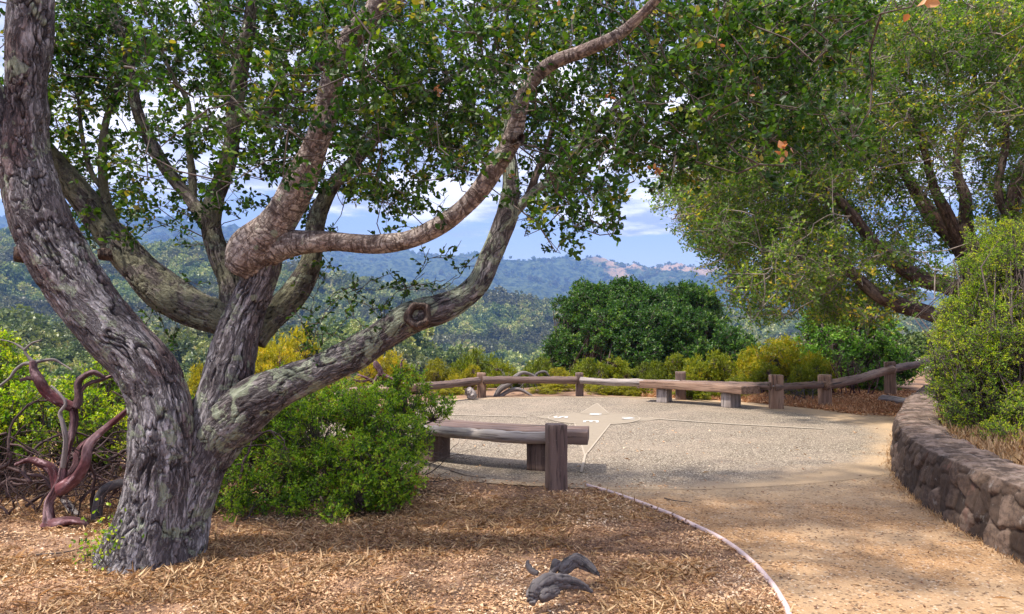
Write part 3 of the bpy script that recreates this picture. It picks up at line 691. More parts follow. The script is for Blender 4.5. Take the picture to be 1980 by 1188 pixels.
# ------------------------------------------------------------------ big live oak on the right
LIVE = thing('live_oak_tree', 'wide spreading live oak with sunlit yellow green crown behind the right end of the fence', 'tree', loc=(9.3, 14, 0))
S2L = []
def ll(pts, label=None, seg=28):
    return limb(LIVE, 'limb', pts, M['bark_far'], seg, 0.05, 0.012, 0.12, label, 5.0, S2L)
o = limb(LIVE, 'trunk', [(1935,800,14,48),(1925,720,14,40),(1905,640,14,36),(1896,570,14,32),(1890,520,14,28)], M['bark_far'], 40, 0.05, 0.02, 0.08, None, 5.0, S2L)
ll([(1915,670,14,26),(1865,635,13.7,20),(1810,610,13.4,17),(1745,592,13.2,16),(1695,570,13,14),(1648,530,12.8,11),(1612,506,12.7,9),(1560,500,12.5,5),(1500,490,12.3,3)], 'lowest limb sweeping left over the fence')
ll([(1905,600,14,24),(1850,560,13.8,19),(1780,538,13.5,16),(1722,500,13.3,14),(1685,465,13.2,13),(1652,420,13,10),(1612,375,12.8,7),(1560,330,12.6,5),(1500,290,12.4,3)])
ll([(1893,540,14,26),(1860,475,14,21),(1812,430,14.2,17),(1782,390,14.4,14),(1745,330,14.6,9),(1700,260,14.8,6),(1640,180,15,4)])
ll([(1865,490,14,15),(1834,420,13.8,12),(1804,360,13.6,9),(1790,300,13.5,7),(1760,220,13.4,5)])
ll([(1885,520,14,16),(1868,440,14.2,14),(1866,380,14.3,12),(1850,325,14.4,9),(1862,230,14.5,7),(1884,150,14.6,5),(1890,60,14.6,4)])
ll([(1920,620,14,32),(1952,540,13.8,28),(1945,460,13.6,18),(1958,395,13.5,15),(1978,335,13.4,17),(2000,290,13.4,14),(2010,180,13.4,10)])
ll([(1950,420,13.5,12),(1930,370,13.5,8),(1945,270,13.5,6),(1940,180,13.5,5)])
ll([(1960,560,13.8,22),(2040,470,13.4,20),(2150,380,13,14),(2260,260,12.5,10)])
LIVEMAP = """
0000036888888888889999998899
0000036888899999999998888899
0000036688899999999998887899
0000356788899999988888878899
0000367888899999987777788899
0000366788899999988777778899
0000366788899998888766557889
0000466788888888777654335667
0005677888888887765433334455
0079988888888444433211334445
0489988888888444332221334455
0289998888888444332222444455
0028998888899443333322445555
0003899999999443322222455500
0001489999999544332222450000
0000037888888444443211300000
0000006998888444431111000000
0000002883088764210000000000
"""
C2, pp = from_map(LIVEMAP, 1240, 0, 30, 34, 0.01, 1.0, 19.0, 1.3)
pp[:, 2] = np.where(RG.random(len(pp)) < 0.25, 11.5+pp[:, 2]*2.3, 14.2+pp[:, 2]*3.2); C2 = PX(pp[:, 0], pp[:, 1], pp[:, 2])
kz = fbm(C2*0.75, 3); C2 = C2[(kz > 0.462) | (RG.random(len(C2)) < 0.2)]
n = 200; ex = np.column_stack([RG.uniform(2, 17, n), RG.uniform(9.5, 19, n), RG.uniform(6.6, 10.5, n)])
dd = ((ex[:, 0]-9.5)/7.2)**2+((ex[:, 1]-14)/4.6)**2+((ex[:, 2]-6)/4.6)**2
ex = ex[(dd < 1) & ((ex[:, 2]-CAMH)/ex[:, 1] > 0.46)]
n = 130; e2 = np.column_stack([RG.uniform(10.5, 16.5, n), RG.uniform(10.5, 18, n), RG.uniform(2.5, 8, n)])
e2 = e2[(e2[:, 0]/e2[:, 1] > 0.72)]
C2 = np.vstack([C2, ex, e2])
P, D, Nn, L, W, clu, t1, t2 = sprays(C2, RG.uniform(0.26, 0.48, len(C2)), 72, 0.07, 0.58, 8, 0.25, up=0.2)
LL = np.array(LIVE.location)
link('crown', leaf_mesh('crown', P-LL, D, Nn, L, W, M['live_leaf'], clu), LIVE)
als = np.concatenate(S2L); ni = nearest(t1[0], als); st = als[ni, :3]; dn = np.linalg.norm(st-t1[0], axis=1)
order = np.argsort(dn); hub = st.copy(); root = t1[0]
for k_, i_ in enumerate(order):
    if dn[i_] > 0.7 and k_ > 5:
        prev = order[:k_]; d_ = np.linalg.norm(root[prev]-root[i_], axis=1)+0.2*dn[prev]; hub[i_] = root[prev[d_.argmin()]]
A = Acc()
V, Q = thin_tubes(hub, root, np.clip(0.007+0.004*dn, 0.007, 0.015), 0.006, 4, 0.08); A.add(V-LL, Q)
V, Q = thin_tubes(t1[0], t1[1], 0.008, 0.004, 3); A.add(V-LL, Q)
V, Q = thin_tubes(t2[0], t2[1], 0.004, 0.002, 3); A.add(V-LL, Q)
link('twigs', A.mesh('twigs', M['twig_pale']), LIVE)

# ------------------------------------------------------------------ generic bush crowns
def lumpy(n, seed, lobes, shell=0.55, squash=(1, 1, 1)):
    """spray centres inside a lobed crown of unit size; lobes: (x,y,z,r)"""
    rg = np.random.default_rng(seed); lb = np.array(lobes); k = rg.choice(len(lb), n, p=lb[:, 3]**2/np.sum(lb[:, 3]**2))
    d = nrm(rg.normal(size=(n, 3))); r = rg.uniform(shell, 1, n)**0.6
    P = lb[k, :3]+d*r[:, None]*lb[k, 3:4]; return P, d
def crown_mesh(name, C, d, rc, nl, leafL, lw, mat, twigs=5, up=0.4, six=False, trunk=None, tr=0.01, twmat=None, floor=0.02):
    P, D, Nn, L, W, clu, a, b = sprays(C, rc, nl, leafL, lw, twigs, 0.0, aim=d, up=up)
    ok = P[:, 2] > floor
    lm = leaf_mesh(name, P[ok], D[ok], Nn[ok], L[ok], W[ok], mat, clu[ok], six)
    hub = np.zeros_like(C)+np.array(trunk if trunk is not None else (0, 0, 0.02))
    A = Acc()
    hub = hub*0.75+a[0]*0.25*np.array([1, 1, 0.3]) if trunk is None else hub
    V, Q = thin_tubes(hub, a[0], tr, tr*0.35, 4, 0.13); A.add(V, Q)
    V, Q = thin_tubes(b[0], b[1], tr*0.25, tr*0.12, 3); A.add(V, Q)
    return lm, A.mesh(name+'_stems', twmat or M['twig'])

def rlobes(seed, n, sx, sy, h, r0, r1, zmin=0.25):
    rg = np.random.default_rng(seed); out = []
    for _ in range(n):
        a = rg.uniform(0, 2*math.pi); q = math.sqrt(rg.uniform(0, 1)); x, y = q*math.cos(a)*sx, q*math.sin(a)*sy
        top = h*math.sqrt(max(0.05, 1-0.75*q*q)); r = rg.uniform(r0, r1); out.append((x, y, max(zmin, rg.uniform(0.45, 1.0)*top-r*0.6), r))
    return out

# near shrub between the oak and the bench
def near_shrub():
    b = thing('manzanita_shrub', 'large rounded leafy green shrub between the oak trunk and the near bench', 'shrub', loc=(-2.1, 7.15, 0))
    # lobes from the photographed outline: (px, py, depth, radius px)
    lb = [(760,852,6.9,78),(700,815,7.2,68),(620,850,7.0,85),(560,820,7.3,70),(640,920,6.6,70),(720,910,6.5,80),(560,910,6.7,55),(790,780,7.4,55),(835,785,7.4,35),(510,960,6.3,40),(450,985,6.1,32),(600,965,6.2,40),(690,960,6.2,45),(760,930,6.3,48),(520,840,7.4,55),(700,778,7.8,30),(600,800,7.6,50),(650,790,7.8,45),(770,960,6.2,25),(480,880,7.3,35),(440,960,6.4,40),(480,1000,6.0,25),(560,980,6.1,35),(640,1000,5.95,22),(430,900,7.6,45),(540,760,7.9,50),(720,765,8.0,22)]
    L = []
    for (x, y, d, r) in lb:
        c = PX(x, y, d)-np.array(b.location); L.append((*c, r/F*d))
    C, dr = lumpy(2800, 3, L, 0.45)
    kz = fbm(C*3.6+3, 3); ok = (C[:, 2] > 0.03) & ((kz > 0.44) | (RG.random(len(C)) < 0.22)); C, dr = C[ok], dr[ok]
    C = C+dr*((kz[ok]-0.5)*0.35)[:, None]
    dr = nrm(dr+np.array([0, 0, 0.5]))
    P, D, Nn, Ls, W, clu, a, t2 = sprays(C, RG.uniform(0.06, 0.12, len(C)), 42, 0.031, 0.5, 5, 0, aim=dr, up=0.6)
    ok = P[:, 2] > 0.01
    link('foliage', leaf_mesh('foliage', P[ok], D[ok], Nn[ok], Ls[ok], W[ok], M['manz_leaf'], clu[ok]), b)
    hubs = np.array([(-0.9, -0.4, 0.05), (-0.3, -0.2, 0.05), (0.2, 0.0, 0.05), (0.45, 0.3, 0.05), (-0.4, 0.5, 0.1)])
    lbC = np.array([l[:3] for l in L])
    A = Acc()
    hi = nearest(lbC*np.array([1, 1, 0.4]), hubs); V, Q = thin_tubes(hubs[hi], lbC*np.array([1, 1, 0.8]), 0.016, 0.009, 5, 0.12); A.add(V, Q)
    li = nearest(a[0], lbC); V, Q = thin_tubes((lbC*np.array([1, 1, 0.8]))[li], a[0], 0.006, 0.0025, 3, 0.12); A.add(V, Q)
    V, Q = thin_tubes(t2[0], t2[1], 0.0018, 0.0009, 3); A.add(V, Q)
    link('stems', A.mesh('stems', M['twig']), b)
near_shrub()

# bare arching twigs: recursive growth
def tangle(seed, starts, length, r0, depth=3, wig=0.35, down=0.0, spread=0.8, kids=3):
    rg = np.random.default_rng(seed); A = Acc()
    def grow(p, d, L, r, lv):
        n = max(4, int(L/0.035)); pts = [p]; 
        for i in range(n):
            d = d+rg.normal(size=3)*wig*0.35+np.array([0, 0, -down*0.1]); d = d/np.linalg.norm(d)
            p = p+d*L/n; 
            if p[2] < 0.01: p = p.copy(); p[2] = 0.01; d[2] = abs(d[2])*0.5
            pts.append(p)
        rr = np.linspace(r, r*0.45, len(pts)); V, Q, bc = tube(np.array(pts), rr, 6 if r > 0.004 else 4, None, True); A.add(V, Q, bc+rg.random()*5)
        if lv > 0:
            for k in range(kids):
                i = rg.integers(n//3, n+1); nd = nrm(d+rg.normal(size=3)*spread); grow(pts[i], nd, L*rg.uniform(0.45, 0.75), rr[i]*0.7, lv-1)
    for (p, d) in starts: grow(np.array(p, float), nrm(np.array(d, float)), length*rg.uniform(0.7, 1.2), r0, depth)
    return A

# manzanita with red stems, left of the oak
MZ = thing('manzanita_tree', 'twisted manzanita with smooth red stems left of the oak trunk', 'tree', loc=(-3.7, 5.85, 0))
def mz(pts, mat='bark_red', name='stem', label=None, seg=22):
    return limb(MZ, name, [(a, b, 5.85+(c-5.85), r) for a, b, c, r in pts], M[mat], seg, 0.010, 0.0045, 0.26, label, 9.0, None)
mz([(92,1034,5.78,24),(96,1010,5.8,18),(93,975,5.82,14),(104,950,5.84,14),(118,925,5.86,14),(124,894,5.86,12),(135,855,5.86,12),(143,817,5.86,12),(140,788,5.86,12)], label='thick red main stem', seg=32)
mz([(142,790,5.86,10),(116,776,5.84,10),(92,758,5.82,10),(76,735,5.8,9),(65,716,5.8,7),(63,698,5.8,6)])
mz([(76,735,5.8,6),(56,732,5.76,5),(38,736,5.72,4)])
mz([(64,703,5.8,5),(46,704,5.8,4),(30,716,5.78,4),(18,732,5.76,3),(-8,752,5.7,3)], 'dead')
mz([(64,700,5.8,4),(53,688,5.8,3),(44,674,5.8,2.5),(22,662,5.8,1.5),(-5,656,5.8,1)], 'dead')
mz([(46,678,5.8,2),(62,664,5.8,1.5),(80,658,5.8,1)], 'dead')
mz([(64,702,5.8,4),(82,698,5.84,3.5),(104,696,5.88,3),(120,704,5.9,2),(140,716,5.9,1.5)], 'dead')
mz([(146,790,5.86,9),(153,770,5.88,8),(151,742,5.88,7),(162,728,5.88,6),(180,720,5.9,5.5),(198,728,5.92,4),(205,733,5.95,3)])
mz([(154,758,5.88,6),(172,742,5.9,5.5),(196,735,5.92,5),(217,726,5.95,4),(235,715,6.0,2)])
mz([(116,948,5.82,12),(146,924,5.8,10),(165,894,5.8,9),(171,863,5.8,8),(190,841,5.82,7),(218,817,5.86,6),(247,793,5.9,5),(262,780,5.95,3)], label='bent stem rising to the right')
mz([(122,905,5.76,6),(127,852,5.74,6),(121,817,5.74,5.5),(116,799,5.74,5),(127,781,5.74,4.5),(117,764,5.74,4),(99,746,5.74,2.5)], 'dead', label='bare grey dead stem')
mz([(112,945,5.88,11),(108,925,5.9,10),(98,905,5.92,9),(78,896,5.95,8),(57,890,6.0,6),(30,898,6.05,4)])
mz([(120,930,5.92,8),(145,903,6.0,7),(152,870,6.1,7),(177,848,6.15,6),(200,840,6.2,4)])
mz([(100,1016,5.78,14),(134,1008,5.74,10),(158,1010,5.7,7),(170,1016,5.7,4)], name='root')
mz([(88,1020,5.76,12),(78,1030,5.72,8),(70,1040,5.7,5)], name='root')
# second small stub stem
ST2 = thing('manzanita_stub', 'low bent manzanita stub arching toward the oak trunk', 'stump', loc=(-3.55, 6.1, 0))
def st_(pts, mat='bark_red', seg=18): return limb(ST2, 'stem', pts, M[mat], seg, 0.012, 0.004, 0.14, None, 7.0, None)
st_([(186,1006,6.0,9),(190,975,6.0,8),(196,955,6.02,8),(212,941,6.05,8),(240,935,6.1,7),(262,945,6.1,5)], 'dead_dark')
st_([(150,1000,6.1,7),(135,980,6.2,8),(122,965,6.3,6)], 'dead')
# tangle of dark bare branches of the manzanita
stt = [((-4.5+0.085*i, 6.05+0.2*(i % 3), 0.05+0.12*(i % 4)), (math.cos(i*1.7), 0.2, 0.7)) for i in range(26)]
A = tangle(11, [((p[0]+3.7, p[1]-5.85, p[2]), d) for p, d in stt], 0.85, 0.016, 3, 0.55, 0.6, 0.9, 3)
link('branches', A.mesh('branches', M['tangle'], True), MZ)
A = tangle(13, [((-0.9+0.17*i, 0.45+0.12*(i % 3), 0.03+0.05*(i % 4)), (0.6*math.cos(i*2.1), 0.1, 0.9)) for i in range(12)], 0.7, 0.011, 3, 0.6, 0.8, 0.9, 3)
link('branches', A.mesh('branches', M['tangle'], True), MZ)
A = tangle(15, [((-0.5-0.15*i, 0.2+0.1*i, 0.7-0.05*i), (-0.8, 0.1, 0.1-0.1*i)) for i in range(5)], 0.8, 0.010, 3, 0.6, 1.2, 0.9, 3)
link('branches', A.mesh('branches', M['tangle'], True), MZ)
A = tangle(19, [((0.4+0.1*i, 0.15+0.1*i, 1.05-0.14*i), (0.5, 0.2, -0.3)) for i in range(5)], 0.6, 0.008, 3, 0.6, 1.0, 0.9, 3)
link('branches', A.mesh('branches', M['tangle'], True), MZ)

def px_shrub(name, label, cat, lb, base, nC, rc, nl, leafL, lw, mat, seed, group=None, six=False, tr=0.012, shell=0.5, up=0.5):
    z0 = float(hgt(np.array(base[0]), np.array(base[1])))
    b = thing(name, label, cat, group, loc=(base[0], base[1], z0)); B = np.array(b.location)
    L = [(*(PX(x, y, d)-B), r/F*d) for (x, y, d, r) in lb]
    C, dr = lumpy(nC, seed, L, shell); dr = nrm(dr+np.array([0, 0, 0.4]))
    kz = fbm((C+B)*(1.1/max(rc, 0.05))*0.32+seed, 3); ok = (C[:, 2] > 0.0) & ((kz > 0.44) | (RG.random(len(C)) < 0.25)); C, dr = C[ok], dr[ok]
    C = C+dr*(rc*1.6*(kz[ok]-0.5)*2)[:, None]
    lm, sm = crown_mesh('foliage', C, dr, RG.uniform(rc*0.7, rc*1.3, len(C)), nl, leafL, lw, mat, 5, up, six, None, tr)
    link('foliage', lm, b); link('stems', sm, b); return b
px_shrub('leafy_shrub', 'bright green shrub behind the red manzanita at the left edge', 'shrub', [(30,800,6.9,45),(-10,760,7.1,50),(60,860,6.8,30),(20,720,7.4,35),(-50,820,6.8,60),(75,770,7.2,28),(-40,700,7.4,50)], (-4.9, 7.0), 420, 0.11, 40, 0.034, 0.55, M['bush_leaf'], 21)
px_shrub('leafy_shrub', 'yellow green shrub seen between the red manzanita and the oak trunk', 'shrub', [(180,790,7.8,50),(210,850,7.6,50),(120,850,7.9,50),(210,720,8.2,40),(150,760,8.1,40),(240,780,8.0,40)], (-4.6, 7.9), 380, 0.12, 34, 0.036, 0.55, M['bush_leaf'], 22)
px_shrub('leafy_shrub', 'dark low shrub in shade directly behind the oak trunk', 'shrub', [(455,850,8.2,60),(420,900,8.0,50),(500,800,8.4,60),(380,820,8.6,55),(250,880,8.2,50)], (-3.6, 8.4), 300, 0.12, 34, 0.034, 0.55, M['manz_leaf'], 23)

# small green sprigs at the oak's foot
for i, (px, py, d, s, lab) in enumerate(((200,975,4.75,0.13,'yellow green sprig against the left side of the oak trunk'),(172,1048,4.9,0.10,'small green sprig on the litter just left of the oak base'),(214,1015,4.7,0.09,'lowest green sprig touching the oak trunk'))):
    base = PX(px, py, d); gz = 0.0
    b = thing('sprig', lab, 'plant', 'green sprigs at the foot of the oak', loc=(base[0], d, gz)); B = np.array(b.location)
    h = base[2]-gz; k = 70
    Pn = np.column_stack([RG.normal(size=k)*s*0.55, RG.normal(size=k)*s*0.4, RG.uniform(0.15, 1.0, k)*max(h, 0.06)+RG.normal(size=k)*s*0.2]); Pn[:, 2] = np.abs(Pn[:, 2])
    link('leaves', leaf_mesh('leaves', Pn, rdir(k, 0.5), rdir(k, 1), 0.028, 0.017, M['bush_leaf'], RG.random(k), True), b)
    V, Q = thin_tubes(np.zeros((12, 3)), Pn[:12], 0.0025, 0.0012, 4); A = Acc(); A.add(V, Q); link('stems', A.mesh('stems', M['twig']), b)

# right bush on the bank
px_shrub('coyote_bush', 'tall fine leaved bright green bush on the bank behind the stone wall', 'shrub',
  [(1900,760,8.2,85),(1860,700,8.4,65),(1930,650,8.6,90),(1880,620,8.8,60),(1960,550,8.8,80),(1915,530,9.2,55),(1990,700,8.2,100),(1870,790,8.0,45),(1960,820,7.6,60),(2040,640,8.5,110),(2050,800,7.8,90),(1900,580,9.0,50),(1990,480,9.0,60),(1840,660,8.8,35),(1845,740,8.5,40),(1935,860,7.2,25),(1990,870,7.0,40),(1862,520,9.2,22),(1890,470,9.4,22),(1850,585,9.0,22),(1925,450,9.4,24),(1905,430,9.6,14),(1960,440,9.5,20),(1820,700,8.7,16),(1815,645,8.8,14)],
  (5.9, 8.4), 4200, 0.12, 46, 0.026, 0.36, M['bush_leaf'], 31, tr=0.014, shell=0.35)
# loose upright shoots of that bush
A = tangle(41, [((5.9+0.2*i-0.5, 8.4, 1.6+0.1*(i % 3)), (-0.1+0.08*i, 0, 1)) for i in range(8)], 0.8, 0.006, 2, 0.25, 0, 0.5, 3)

# ------------------------------------------------------------------ dense trees beyond the fence
def lobed_tree(name, label, cat, lobes_px, base, nC, rc, nl, leafL, mat, seed, group=None, lw=0.6, shell=0.6):
    return px_shrub(name, label, cat, lobes_px, base, nC, rc, nl, leafL, lw, mat, seed, group, tr=0.05, shell=shell)
G_D = 'dense dark evergreen trees beyond the fence'
lobed_tree('evergreen_tree', 'left tree of the dense dark green clump beyond the fence', 'tree', [(1120,640,33,45),(1150,605,33,45),(1110,680,32,45),(1165,650,31,50),(1090,610,34,28),(1085,690,32,30),(1190,590,34,35),(1180,700,31,40),(1140,580,34,28)], (3.6, 33), 1300, 0.36, 70, 0.115, M['dark_leaf'], 51, G_D)
lobed_tree('evergreen_tree', 'middle tallest tree of the dense dark green clump beyond the fence', 'tree', [(1215,590,34,45),(1255,610,33,50),(1215,640,32,55),(1265,660,31,50),(1230,690,30,45),(1290,590,34,35),(1200,565,34,20)], (6.1, 33), 1300, 0.36, 70, 0.115, M['dark_leaf'], 52, G_D)
lobed_tree('evergreen_tree', 'right tree of the dense dark green clump beyond the fence', 'tree', [(1320,595,33,42),(1350,640,32,50),(1310,660,31,50),(1375,610,33,32),(1390,660,32,32),(1340,700,30,40),(1345,575,33,25),(1405,690,31,25)], (8.6, 33), 1300, 0.36, 70, 0.115, M['dark_leaf'], 53, G_D)
lobed_tree('evergreen_tree', 'small dark green tree low at the right foot of the dense clump', 'tree', [(1420,672,30,26),(1440,690,29,22),(1405,655,31,18)], (9.4, 30), 160, 0.35, 50, 0.13, M['dark_leaf'], 54, G_D)
lobed_tree('laurel_tree', 'bright green bushy tree rising behind the right part of the fence', 'tree', [(1600,630,21,45),(1650,620,21,45),(1690,640,21,38),(1560,660,21,35),(1620,670,20,45),(1680,690,19.5,40),(1640,710,19,35),(1580,700,20,30),(1715,680,19.5,35),(1740,710,19,30),(1625,595,21,22),(1665,590,21.5,22),(1700,730,18.5,30)], (9.3, 20.3), 900, 0.24, 50, 0.085, M['laurel_leaf'], 55)

# yellow-green shrubs along the fence: a few prototypes copied
def shrub_proto(seed, hs=1.0):
    lb = rlobes(seed, 11, 0.62, 0.55, 0.95*hs, 0.20, 0.33, 0.15)
    C, dr = lumpy(520, seed, lb, 0.5); ok = C[:, 2] > 0.02; C, dr = C[ok], nrm(dr[ok]+np.array([0, 0, 0.9]))
    P, D, Nn, L, W, clu, a, b = sprays(C, RG.uniform(0.06, 0.11, len(C)), 30, 0.052, 0.34, 5, 0, aim=dr, up=0.9)
    lm = leaf_mesh('shrub_foliage', P, D, Nn, L, W, M['yellow_leaf'], clu)
    A = Acc(); r = np.random.default_rng(seed); lc = np.array([l[:3] for l in lb])
    V, Q = thin_tubes(lc*np.array([0.12, 0.12, 0]), lc, 0.018, 0.01, 5, 0.15); A.add(V, Q)
    li = nearest(a[0], lc); V, Q = thin_tubes(lc[li], a[0], 0.007, 0.003, 3); A.add(V, Q)
    return lm, A.mesh('shrub_stems', M['bark_red'] if seed % 2 else M['twig'])
protos = [shrub_proto(s) for s in (61, 62, 63, 64)]
gold = []
for lm_, sm_ in protos:
    g_ = lm_.copy(); g_.materials.clear(); g_.materials.append(M['gold_leaf']); gold.append((g_, sm_))
PH = []
for lm_, _ in protos:
    co = np.empty(len(lm_.vertices)*3, np.float32); lm_.vertices.foreach_get('co', co); PH.append(float(np.percentile(co[2::3], 97)))
# (px centre, top py, depth, width px, label)
YS = [(392,722,13.5,80,'yellow shrub low between the two forks of the oak trunk'),(540,662,19.0,90,'yellow shrub framed between the oak trunk and its lowest limb'),(500,690,17.0,60,'yellow shrub close against the right fork of the oak'),
 (600,690,20.0,70,'yellow green shrub seen over the start of the lowest limb'),(660,715,18.0,90,'yellow green shrub under the lowest limb, left of the red branches'),(745,692,19.5,62,'tall yellow shrub behind the red branches of the left bench'),
 (790,712,19.5,70,'yellow green shrub just right of the upright dark twig'),(848,702,20,80,'round orange yellow shrub above the sloping rail'),(905,712,19,60,'small yellow shrub left of the domed one'),(922,690,21.5,95,'domed yellow green shrub right above the left fence post'),
 (985,708,20.5,75,'olive shrub right of the domed shrub'),(1040,700,21,85,'olive green shrub at the foot of the hill gap'),(1095,716,20,80,'yellow shrub left of the middle fence post'),(1150,702,21,85,'olive shrub behind the middle fence post'),
 (1205,700,21,80,'yellow green shrub just left of the far bench'),(1262,704,20,70,'low yellow green shrub behind the far bench end'),(1310,692,20,80,'yellow green shrub above the hidden fence post'),(1372,690,19,100,'broad yellow green shrub above the far bench'),
 (1440,682,19.5,90,'yellow green shrub left of the largest one'),(1520,664,18.5,135,'largest yellow green shrub left of the laurel tree'),(1470,712,17.5,90,'low yellow green shrub left of the bolted post'),(1555,705,17.2,90,'yellow green shrub between the two right fence posts'),
 (780,742,17.8,90,'low yellow green shrub just above the sloping rail'),(860,742,18.0,90,'yellow shrub under the sloping rail'),(1080,742,18.4,90,'low orange yellow shrub under the rail, left one'),(1165,742,18.2,100,'low orange yellow shrub right of the middle post'),
 (1225,745,17.6,70,'low orange shrub beside the far bench end'),(1350,745,16.6,90,'low green shrub seen under the far bench'),(1420,738,16.8,80,'low green shrub behind the far bench right end'),(690,745,15.0,70,'green yellow shrub behind the left bench')]
for i, (px, top, d, wd, lab) in enumerate(YS):
    tp = PX(px, top, d); z0 = float(hgt(np.array(tp[0]), np.array(d)))-0.05
    b = thing('chaparral_shrub', lab, 'shrub', 'yellow green shrubs behind the fence', loc=(tp[0], d, z0))
    sz = (tp[2]-z0)/PH[i % 4]; s = max(wd/F*d/1.45*1.15, 0.62*sz)
    b.scale = (s, s, max(sz, 0.3)); b.rotation_euler = (0, 0, random.uniform(0, 6.28))
    lm, sm = (gold if ('yellow' in lab.split('shrub')[0] and 'green' not in lab) or 'orange' in lab else protos)[i % 4]
    link('foliage', lm, b); link('stems', sm, b)

# ------------------------------------------------------------------ trees on the near slope and the hillside woods
def tree_proto(seed, nC, nl, leafL, trunk=True, tall=1.0):
    lb = rlobes(seed, 13, 0.40, 0.40, 0.95*tall, 0.16, 0.26, 0.25)
    C, dr = lumpy(nC, seed, lb, 0.7)
    P, D, Nn, L, W, clu, a, b = sprays(C, 0.07, nl, leafL, 0.8, 3, 0, aim=dr, up=0.3)
    n = len(P); V, Fc = leaf_verts(P, D, Nn, L, W, False, 0.1)
    T, Q, bc = tube(np.array([(0, 0, -0.25), (0.02, 0, 0.1), (0.0, 0.02, 0.5)]), np.array([0.04, 0.03, 0.012]), 6)
    return V, Fc, np.tile(RG.random(n), 2), np.tile(clu, 2), T, Q
def tree_objs(seed, nC, nl, leafL, tall=1.0):
    V, Fc, r, c, T, Q = tree_proto(seed, nC, nl, leafL, True, tall)
    cm = make_mesh('tree_crown', V, Fc, M['wood_leaf'], {'rnd': ('FACE', 'FLOAT', r), 'clu': ('FACE', 'FLOAT', c)})
    tm = make_mesh('tree_trunk', T, Q, M['twig'], {'bc': ('POINT', 'FLOAT_VECTOR', T)}, True)
    return cm, tm
TP = [tree_objs(s, 260, 14, 0.055) for s in (71, 72, 73, 74)]
rg = np.random.default_rng(5); cnt = 0
G_T = 'round topped trees on the slope just below the viewpoint'
cand = []
for (x0, x1, r0, r1, k, s0, s1) in ((-60, 470, 150, 255, 75, 7, 11), (430, 950, 130, 255, 75, 7, 11), (1400, 1560, 55, 90, 10, 4.5, 6), (1715, 1860, 44, 60, 7, 2.2, 3.4)):
    for _ in range(k):
        cand.append((rg.uniform(x0, x1), rg.uniform(r0, r1), rg.uniform(s0, s1)))
for (px, d, s) in cand:
    x = (px-990)/F*d; z = float(hgt(np.array(x), np.array(d)))
    if d < 70: lab, grp = ('pale bushy tree in the gap left of the laurel tree', 'bushy trees in the gap left of the laurel') if px < 1600 else ('pale shrubby tree beside the gravel beyond the last fence post', 'shrubby trees beyond the last fence post')
    elif px < 460: lab, grp = 'round topped tree on the sunlit slope at the left, below the blue wooded hill', G_T+' at the left'
    else: lab, grp = 'round topped green tree on the slope between the oak fork and the dense dark clump', G_T+' in the middle'
    b = thing('hillside_tree', lab, 'tree', grp, loc=(x, d, z-0.3)); b.scale = (s*1.15, s*1.15, s*rg.uniform(0.75, 1.0)); b.rotation_euler = (0, 0, rg.uniform(0, 6.28))
    cm, tm = TP[rg.integers(4)]; link('crown', cm, b); link('trunk', tm, b)

# far-off woods, one mass: points carry the trees
PC = bpy.data.collections.new('wood_sources')
for s in (81, 82, 83, 84):
    V, Fc, r, c, T, Q = tree_proto(s, 90, 9, 0.11)
    o = bpy.data.objects.new('wood_tree', make_mesh('wood_tree', V, Fc, M['wood_leaf'], {'rnd': ('FACE', 'FLOAT', r), 'clu': ('FACE', 'FLOAT', c)})); PC.objects.link(o)
def woods(name, n, r0, r1, s0, s1, px0, px1, gap, seed, label):
    rg = np.random.default_rng(seed)
    d = np.sqrt(rg.uniform(r0**2, r1**2, n)); px = rg.uniform(px0, px1, n); x = (px-990)/F*d
    k = fbm(np.stack([x, d, 0*x], -1)/110.0+9, 3); ok = k > gap; x, d = x[ok], d[ok]; z = hgt(x, d)
    n = len(x); sc = rg.uniform(s0, s1, n)*(0.65+0.9*rg.random(n)**2.5)
    me = bpy.data.meshes.new(name); me.vertices.add(n); me.vertices.foreach_set('co', np.stack([x, d, z-0.8], -1).astype(np.float32).ravel())
    for nm, tp, ar in (('sc', 'FLOAT', sc), ('rz', 'FLOAT', rg.uniform(0, 6.28, n))):
        a = me.attributes.new(nm, tp, 'POINT'); a.data.foreach_set('value', ar.astype(np.float32))
    o = link(name, me); tag(o, label, 'woodland', kind='stuff')
    g = bpy.data.node_groups.new(name+'_nodes', 'GeometryNodeTree')
    g.interface.new_socket('Geometry', in_out='INPUT', socket_type='NodeSocketGeometry'); g.interface.new_socket('Geometry', in_out='OUTPUT', socket_type='NodeSocketGeometry')
    gi, go = g.nodes.new('NodeGroupInput'), g.nodes.new('NodeGroupOutput')
    ci = g.nodes.new('GeometryNodeCollectionInfo'); ci.inputs['Collection'].default_value = PC; ci.inputs['Separate Children'].default_value = True; ci.inputs['Reset Children'].default_value = True
    ip = g.nodes.new('GeometryNodeInstanceOnPoints'); ip.inputs['Pick Instance'].default_value = True
    def na(nm):
        q = g.nodes.new('GeometryNodeInputNamedAttribute'); q.data_type = 'FLOAT'; q.inputs['Name'].default_value = nm; return q.outputs['Attribute']
    cx = g.nodes.new('ShaderNodeCombineXYZ'); g.links.new(na('rz'), cx.inputs[2])
    ri = g.nodes.new('FunctionNodeRandomValue'); ri.data_type = 'INT'; ri.inputs[4].default_value = 0; ri.inputs[5].default_value = 3
    g.links.new(gi.outputs[0], ip.inputs['Points']); g.links.new(ci.outputs[0], ip.inputs['Instance']); g.links.new(cx.outputs[0], ip.inputs['Rotation'])
    g.links.new(na('sc'), ip.inputs['Scale']); g.links.new(ri.outputs[2], ip.inputs['Instance Index']); g.links.new(ip.outputs[0], go.inputs[0])
    md = o.modifiers.new('trees', 'NODES'); md.node_group = g
